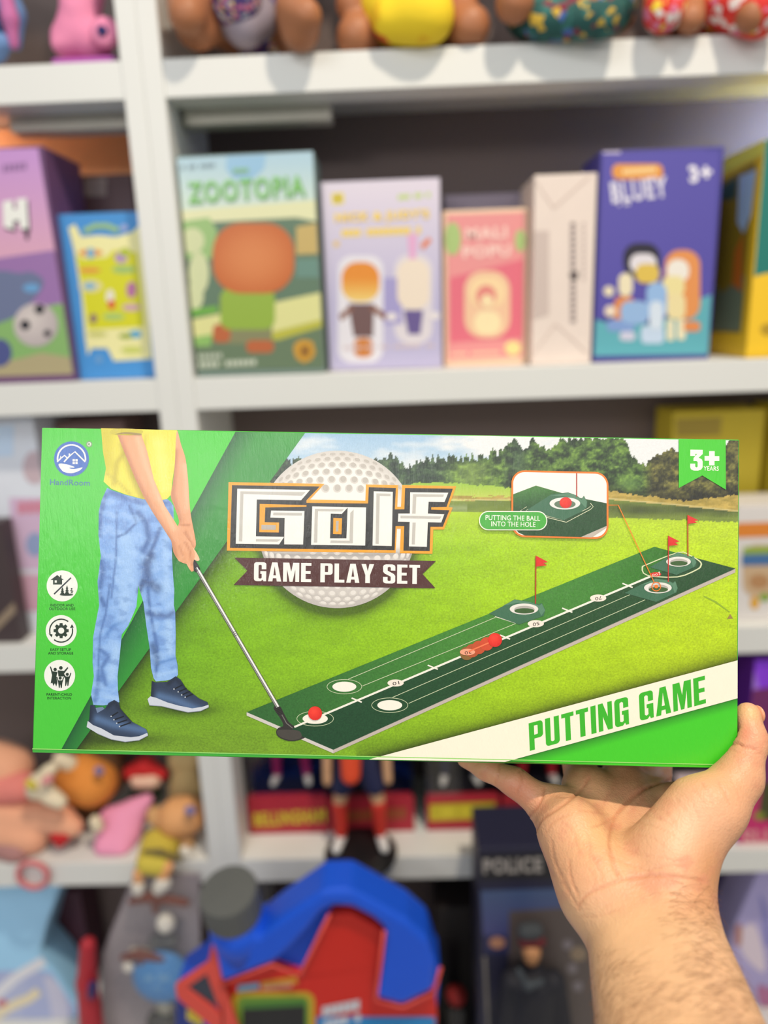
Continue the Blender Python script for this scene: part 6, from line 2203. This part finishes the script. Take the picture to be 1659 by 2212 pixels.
CREASES = [   # (line, width in picture units, depth mm)
    ([(1190, 470), (1080, 510), (980, 560), (900, 640), (862, 720), (846, 820), (870, 930), (900, 990)], 7, .95),
    ([(462, 760), (500, 690), (570, 640), (640, 590), (700, 540), (740, 480)], 6, .8),
    ([(760, 730), (850, 690), (930, 620), (1020, 540), (1100, 500), (1190, 470)], 5, .6),
    ([(540, 560), (620, 575), (700, 555)], 4, .4), ([(810, 640), (830, 580), (870, 530)], 4, .45),
    ([(690, 1130), (740, 1070), (850, 1020), (960, 985), (1100, 975), (1250, 990), (1335, 1005)], 6, .7),
    ([(700, 1190), (800, 1180), (900, 1150)], 5, .3), ([(1010, 960), (1120, 930), (1240, 930)], 5, .4),
    ([(478, 800), (510, 890), (560, 980)], 6, .3), ([(550, 800), (560, 880), (585, 950), (640, 1050)], 6, .35), ([(600, 1010), (650, 1080), (690, 1150)], 6, .35),
    ([(640, 900), (650, 990), (690, 1090)], 5, .5), ([(520, 760), (560, 700), (640, 660)], 4, .4), ([(740, 940), (770, 1000), (760, 1060)], 5, .3),
    ([(960, 700), (1060, 720), (1160, 760), (1230, 820)], 3.5, .3), ([(1000, 660), (1120, 690), (1220, 760)], 3, .25),
    ([(980, 760), (1080, 790), (1150, 850)], 3, .25), ([(900, 830), (980, 860), (1060, 880)], 3.5, .3), ([(1180, 570), (1250, 660), (1290, 760)], 3.5, .3),
    ([(1060, 610), (1150, 660), (1200, 740)], 3, .22), ([(1320, 500), (1360, 560), (1390, 640)], 4, .35), ([(1395, 490), (1440, 550), (1462, 610)], 4, .4),
    ([(1450, 470), (1490, 520), (1510, 570)], 3, .25), ([(1440, 315), (1500, 300), (1540, 318), (1600, 332)], 5, .8), ([(1490, 288), (1530, 308), (1580, 316)], 4, .5),
    ([(1470, 330), (1540, 352), (1620, 350)], 3.5, .35),
    ([(283, 405), (276, 450), (262, 500)], 5, .7), ([(385, 440), (398, 500), (372, 560)], 5, .7), ([(398, 430), (412, 480)], 3, .4),
    ([(690, 640), (760, 650), (840, 660)], 4, .35), ([(600, 700), (660, 760), (690, 860)], 5, .3), ([(700, 700), (740, 780), (750, 880)], 5, .25), ([(820, 850), (900, 900), (1010, 940)], 5, .4),
    ([(1100, 880), (1180, 900), (1260, 890)], 4, .35), ([(1230, 560), (1290, 640), (1320, 720)], 3.5, .3), ([(1270, 530), (1330, 600), (1360, 690)], 3.5, .28), ([(990, 610), (1100, 640), (1180, 700)], 3, .25),
    ([(760, 880), (800, 960), (810, 1010)], 5, .3), ([(436, 672), (470, 630), (500, 580), (512, 530)], 6, .9),
]
disp = np.zeros(len(V))
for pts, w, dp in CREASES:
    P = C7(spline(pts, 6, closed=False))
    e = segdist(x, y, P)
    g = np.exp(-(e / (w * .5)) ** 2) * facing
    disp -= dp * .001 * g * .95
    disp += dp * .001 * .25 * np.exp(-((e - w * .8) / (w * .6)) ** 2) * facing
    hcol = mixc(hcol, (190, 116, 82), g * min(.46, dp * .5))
V = V + N * disp[:, None]
# the flesh lies flat against the card
q_ = V - _bc
loc_ = np.stack([q_ @ gEX, q_ @ gEZ, q_ @ gN], 1)
ext_ = np.array([gW, gH, gT]) / 2 + .0008
ins_ = (np.abs(loc_) < ext_).all(1)
for i_ in np.where(ins_)[0]:
    k_ = int(np.argmin(ext_ - np.abs(loc_[i_])))
    V[i_] += (gEX, gEZ, gN)[k_] * (math.copysign(ext_[k_], loc_[i_, k_]) - loc_[i_, k_])
person = part('person', V, F, M_skin, None, True, cols=lin(hcol) * .93, loc=jt(1400, 1960, .35, 1)[0])
tag(person, 'bare right hand and hairy forearm reaching in from below, palm up, holding the golf box', 'person')

# thumb nail on the far side of the thumb
M_nail = mat('fingernail', S(216, 150, 112), rough=.3, spec=.5, coat=.2, var=.03)
tp, _ = jt(1637, 1543, .3805, 1)
R = np.stack([CAM_R * .93 + CAM_F * .37, CAM_D * 1.0, -CAM_R * .37 + CAM_F * .93], 1)
Vn, Fn = ellipsoid(tp, (.0016, .0046, .0044), 20, 12, R=R)
part('thumbnail', Vn, Fn, M_nail, person, True)

# hairs of the forearm
M_hair = mat('arm_hair', S(128, 86, 52), rough=.6, var=.15)
front = np.where(facing & (pj[:, 1] > 1880) & (pj[:, 1] < 2250) & (pj[:, 0] < 1680))[0]
cell = {}
for i_ in front:
    kx = (int(pj[i_, 0] // 7), int(pj[i_, 1] // 7))
    if kx not in cell or pj[i_, 2] < pj[cell[kx], 2]:
        cell[kx] = i_
keys = list(cell)
rng = random.Random(5)
HV, HF, hn = [], [], 0
made = 0
for _ in range(14000):
    if made >= 740:
        break
    i_ = cell[rng.choice(keys)]
    hx, hy = pj[i_, 0], pj[i_, 1]
    lo_, hi_ = np.interp(hy, [1900, 1977, 2091, 2212], [1192, 1249, 1276, 1293]), np.interp(hy, [1873, 1940, 1997, 2106, 2189], [1530, 1530, 1549, 1609, 1659])
    u_ = (hx - lo_) / max(hi_ - lo_, 1)
    dens = np.clip((hy - 1900) / 230, 0, 1) * (.25 + .75 * abs(u_ - .45) * 1.8)
    dens = max(dens, np.clip((u_ - .62) / .2, 0, 1) * np.clip((hy - 1890) / 60, 0, 1) * .8)
    if hy < 2060 and u_ < .55:
        dens = 0
    if rng.random() > dens:
        continue
    p0 = V[i_] + N[i_] * .00005
    t1 = CAM_R * rng.uniform(.35, 1.0) * (1 if u_ < .75 else rng.choice((1, -1))) + CAM_D * rng.uniform(-.45, .5)
    t1 = t1 - N[i_] * (t1 @ N[i_])
    t1 /= np.linalg.norm(t1)
    sd = np.cross(N[i_], t1)
    L = rng.uniform(.004, .0105)
    bend = rng.uniform(-.5, .5)
    pts = [p0 + t1 * L * s_ + N[i_] * (.0011 * math.sin(s_ * 2.7)) + sd * (bend * L * s_ * s_) for s_ in (0, .25, .5, .75, 1)]
    v_, f_ = tube(pts, [.000045, .000043, .00004, .00003, .000012], 3, False)
    HV.append(v_)
    HF += [[q + hn for q in f] for f in f_]
    hn += len(v_)
    made += 1
o = part('arm_hair', np.concatenate(HV), HF, M_hair, person)
o['kind'] = 'stuff'
# ================================================================== details that belong to a part hang under that part
NEST = {'eye': 'head', 'dark_spot': 'ear_disc', 'ear_lining': 'body', 'name_strip': 'tray', 'cap_band': 'cap', 'label_print': 'red_panel', 'side_print': 'side_panel',
        'side_window': 'side_frame', 'front_print': 'carton', 'harness': 'body', 'bib': 'shirt', 'disc_print': 'disc', 'sash': 'dress', 'collar': 'dress'}
for o in list(COL.objects):
    if o.type == 'EMPTY' and 'label' in o and o.name != golf_box.name:
        kids = {c.name.split('.')[0]: c for c in o.children}
        for c in list(o.children):
            up = NEST.get(c.name.split('.')[0])
            if up is None and c.name.split('.')[0] == 'side_print':
                up = 'carton'
            if up in kids:
                c.parent = kids[up]
for c in golf_box.children:
    txt = {'title_lettering': 'white block letters outlined in black and orange', 'ribbon_banner': 'dark brown ribbon with white capitals', 'age_badge': 'green pennant reading 3+ YEARS',
           'slogan_band': 'slanted cream band with green PUTTING GAME', 'player_picture': 'printed boy in yellow shirt and jeans', 'putting_mat_picture': 'printed dark green putting mat with red flags',
           'golf_ball_picture': 'printed dimpled white ball', 'inset_picture': 'orange framed close-up of a ball in a cup', 'brand_mark': 'round blue house and hand emblem'}.get(c.name.split('.')[0])
    if txt:
        c['label'] = txt
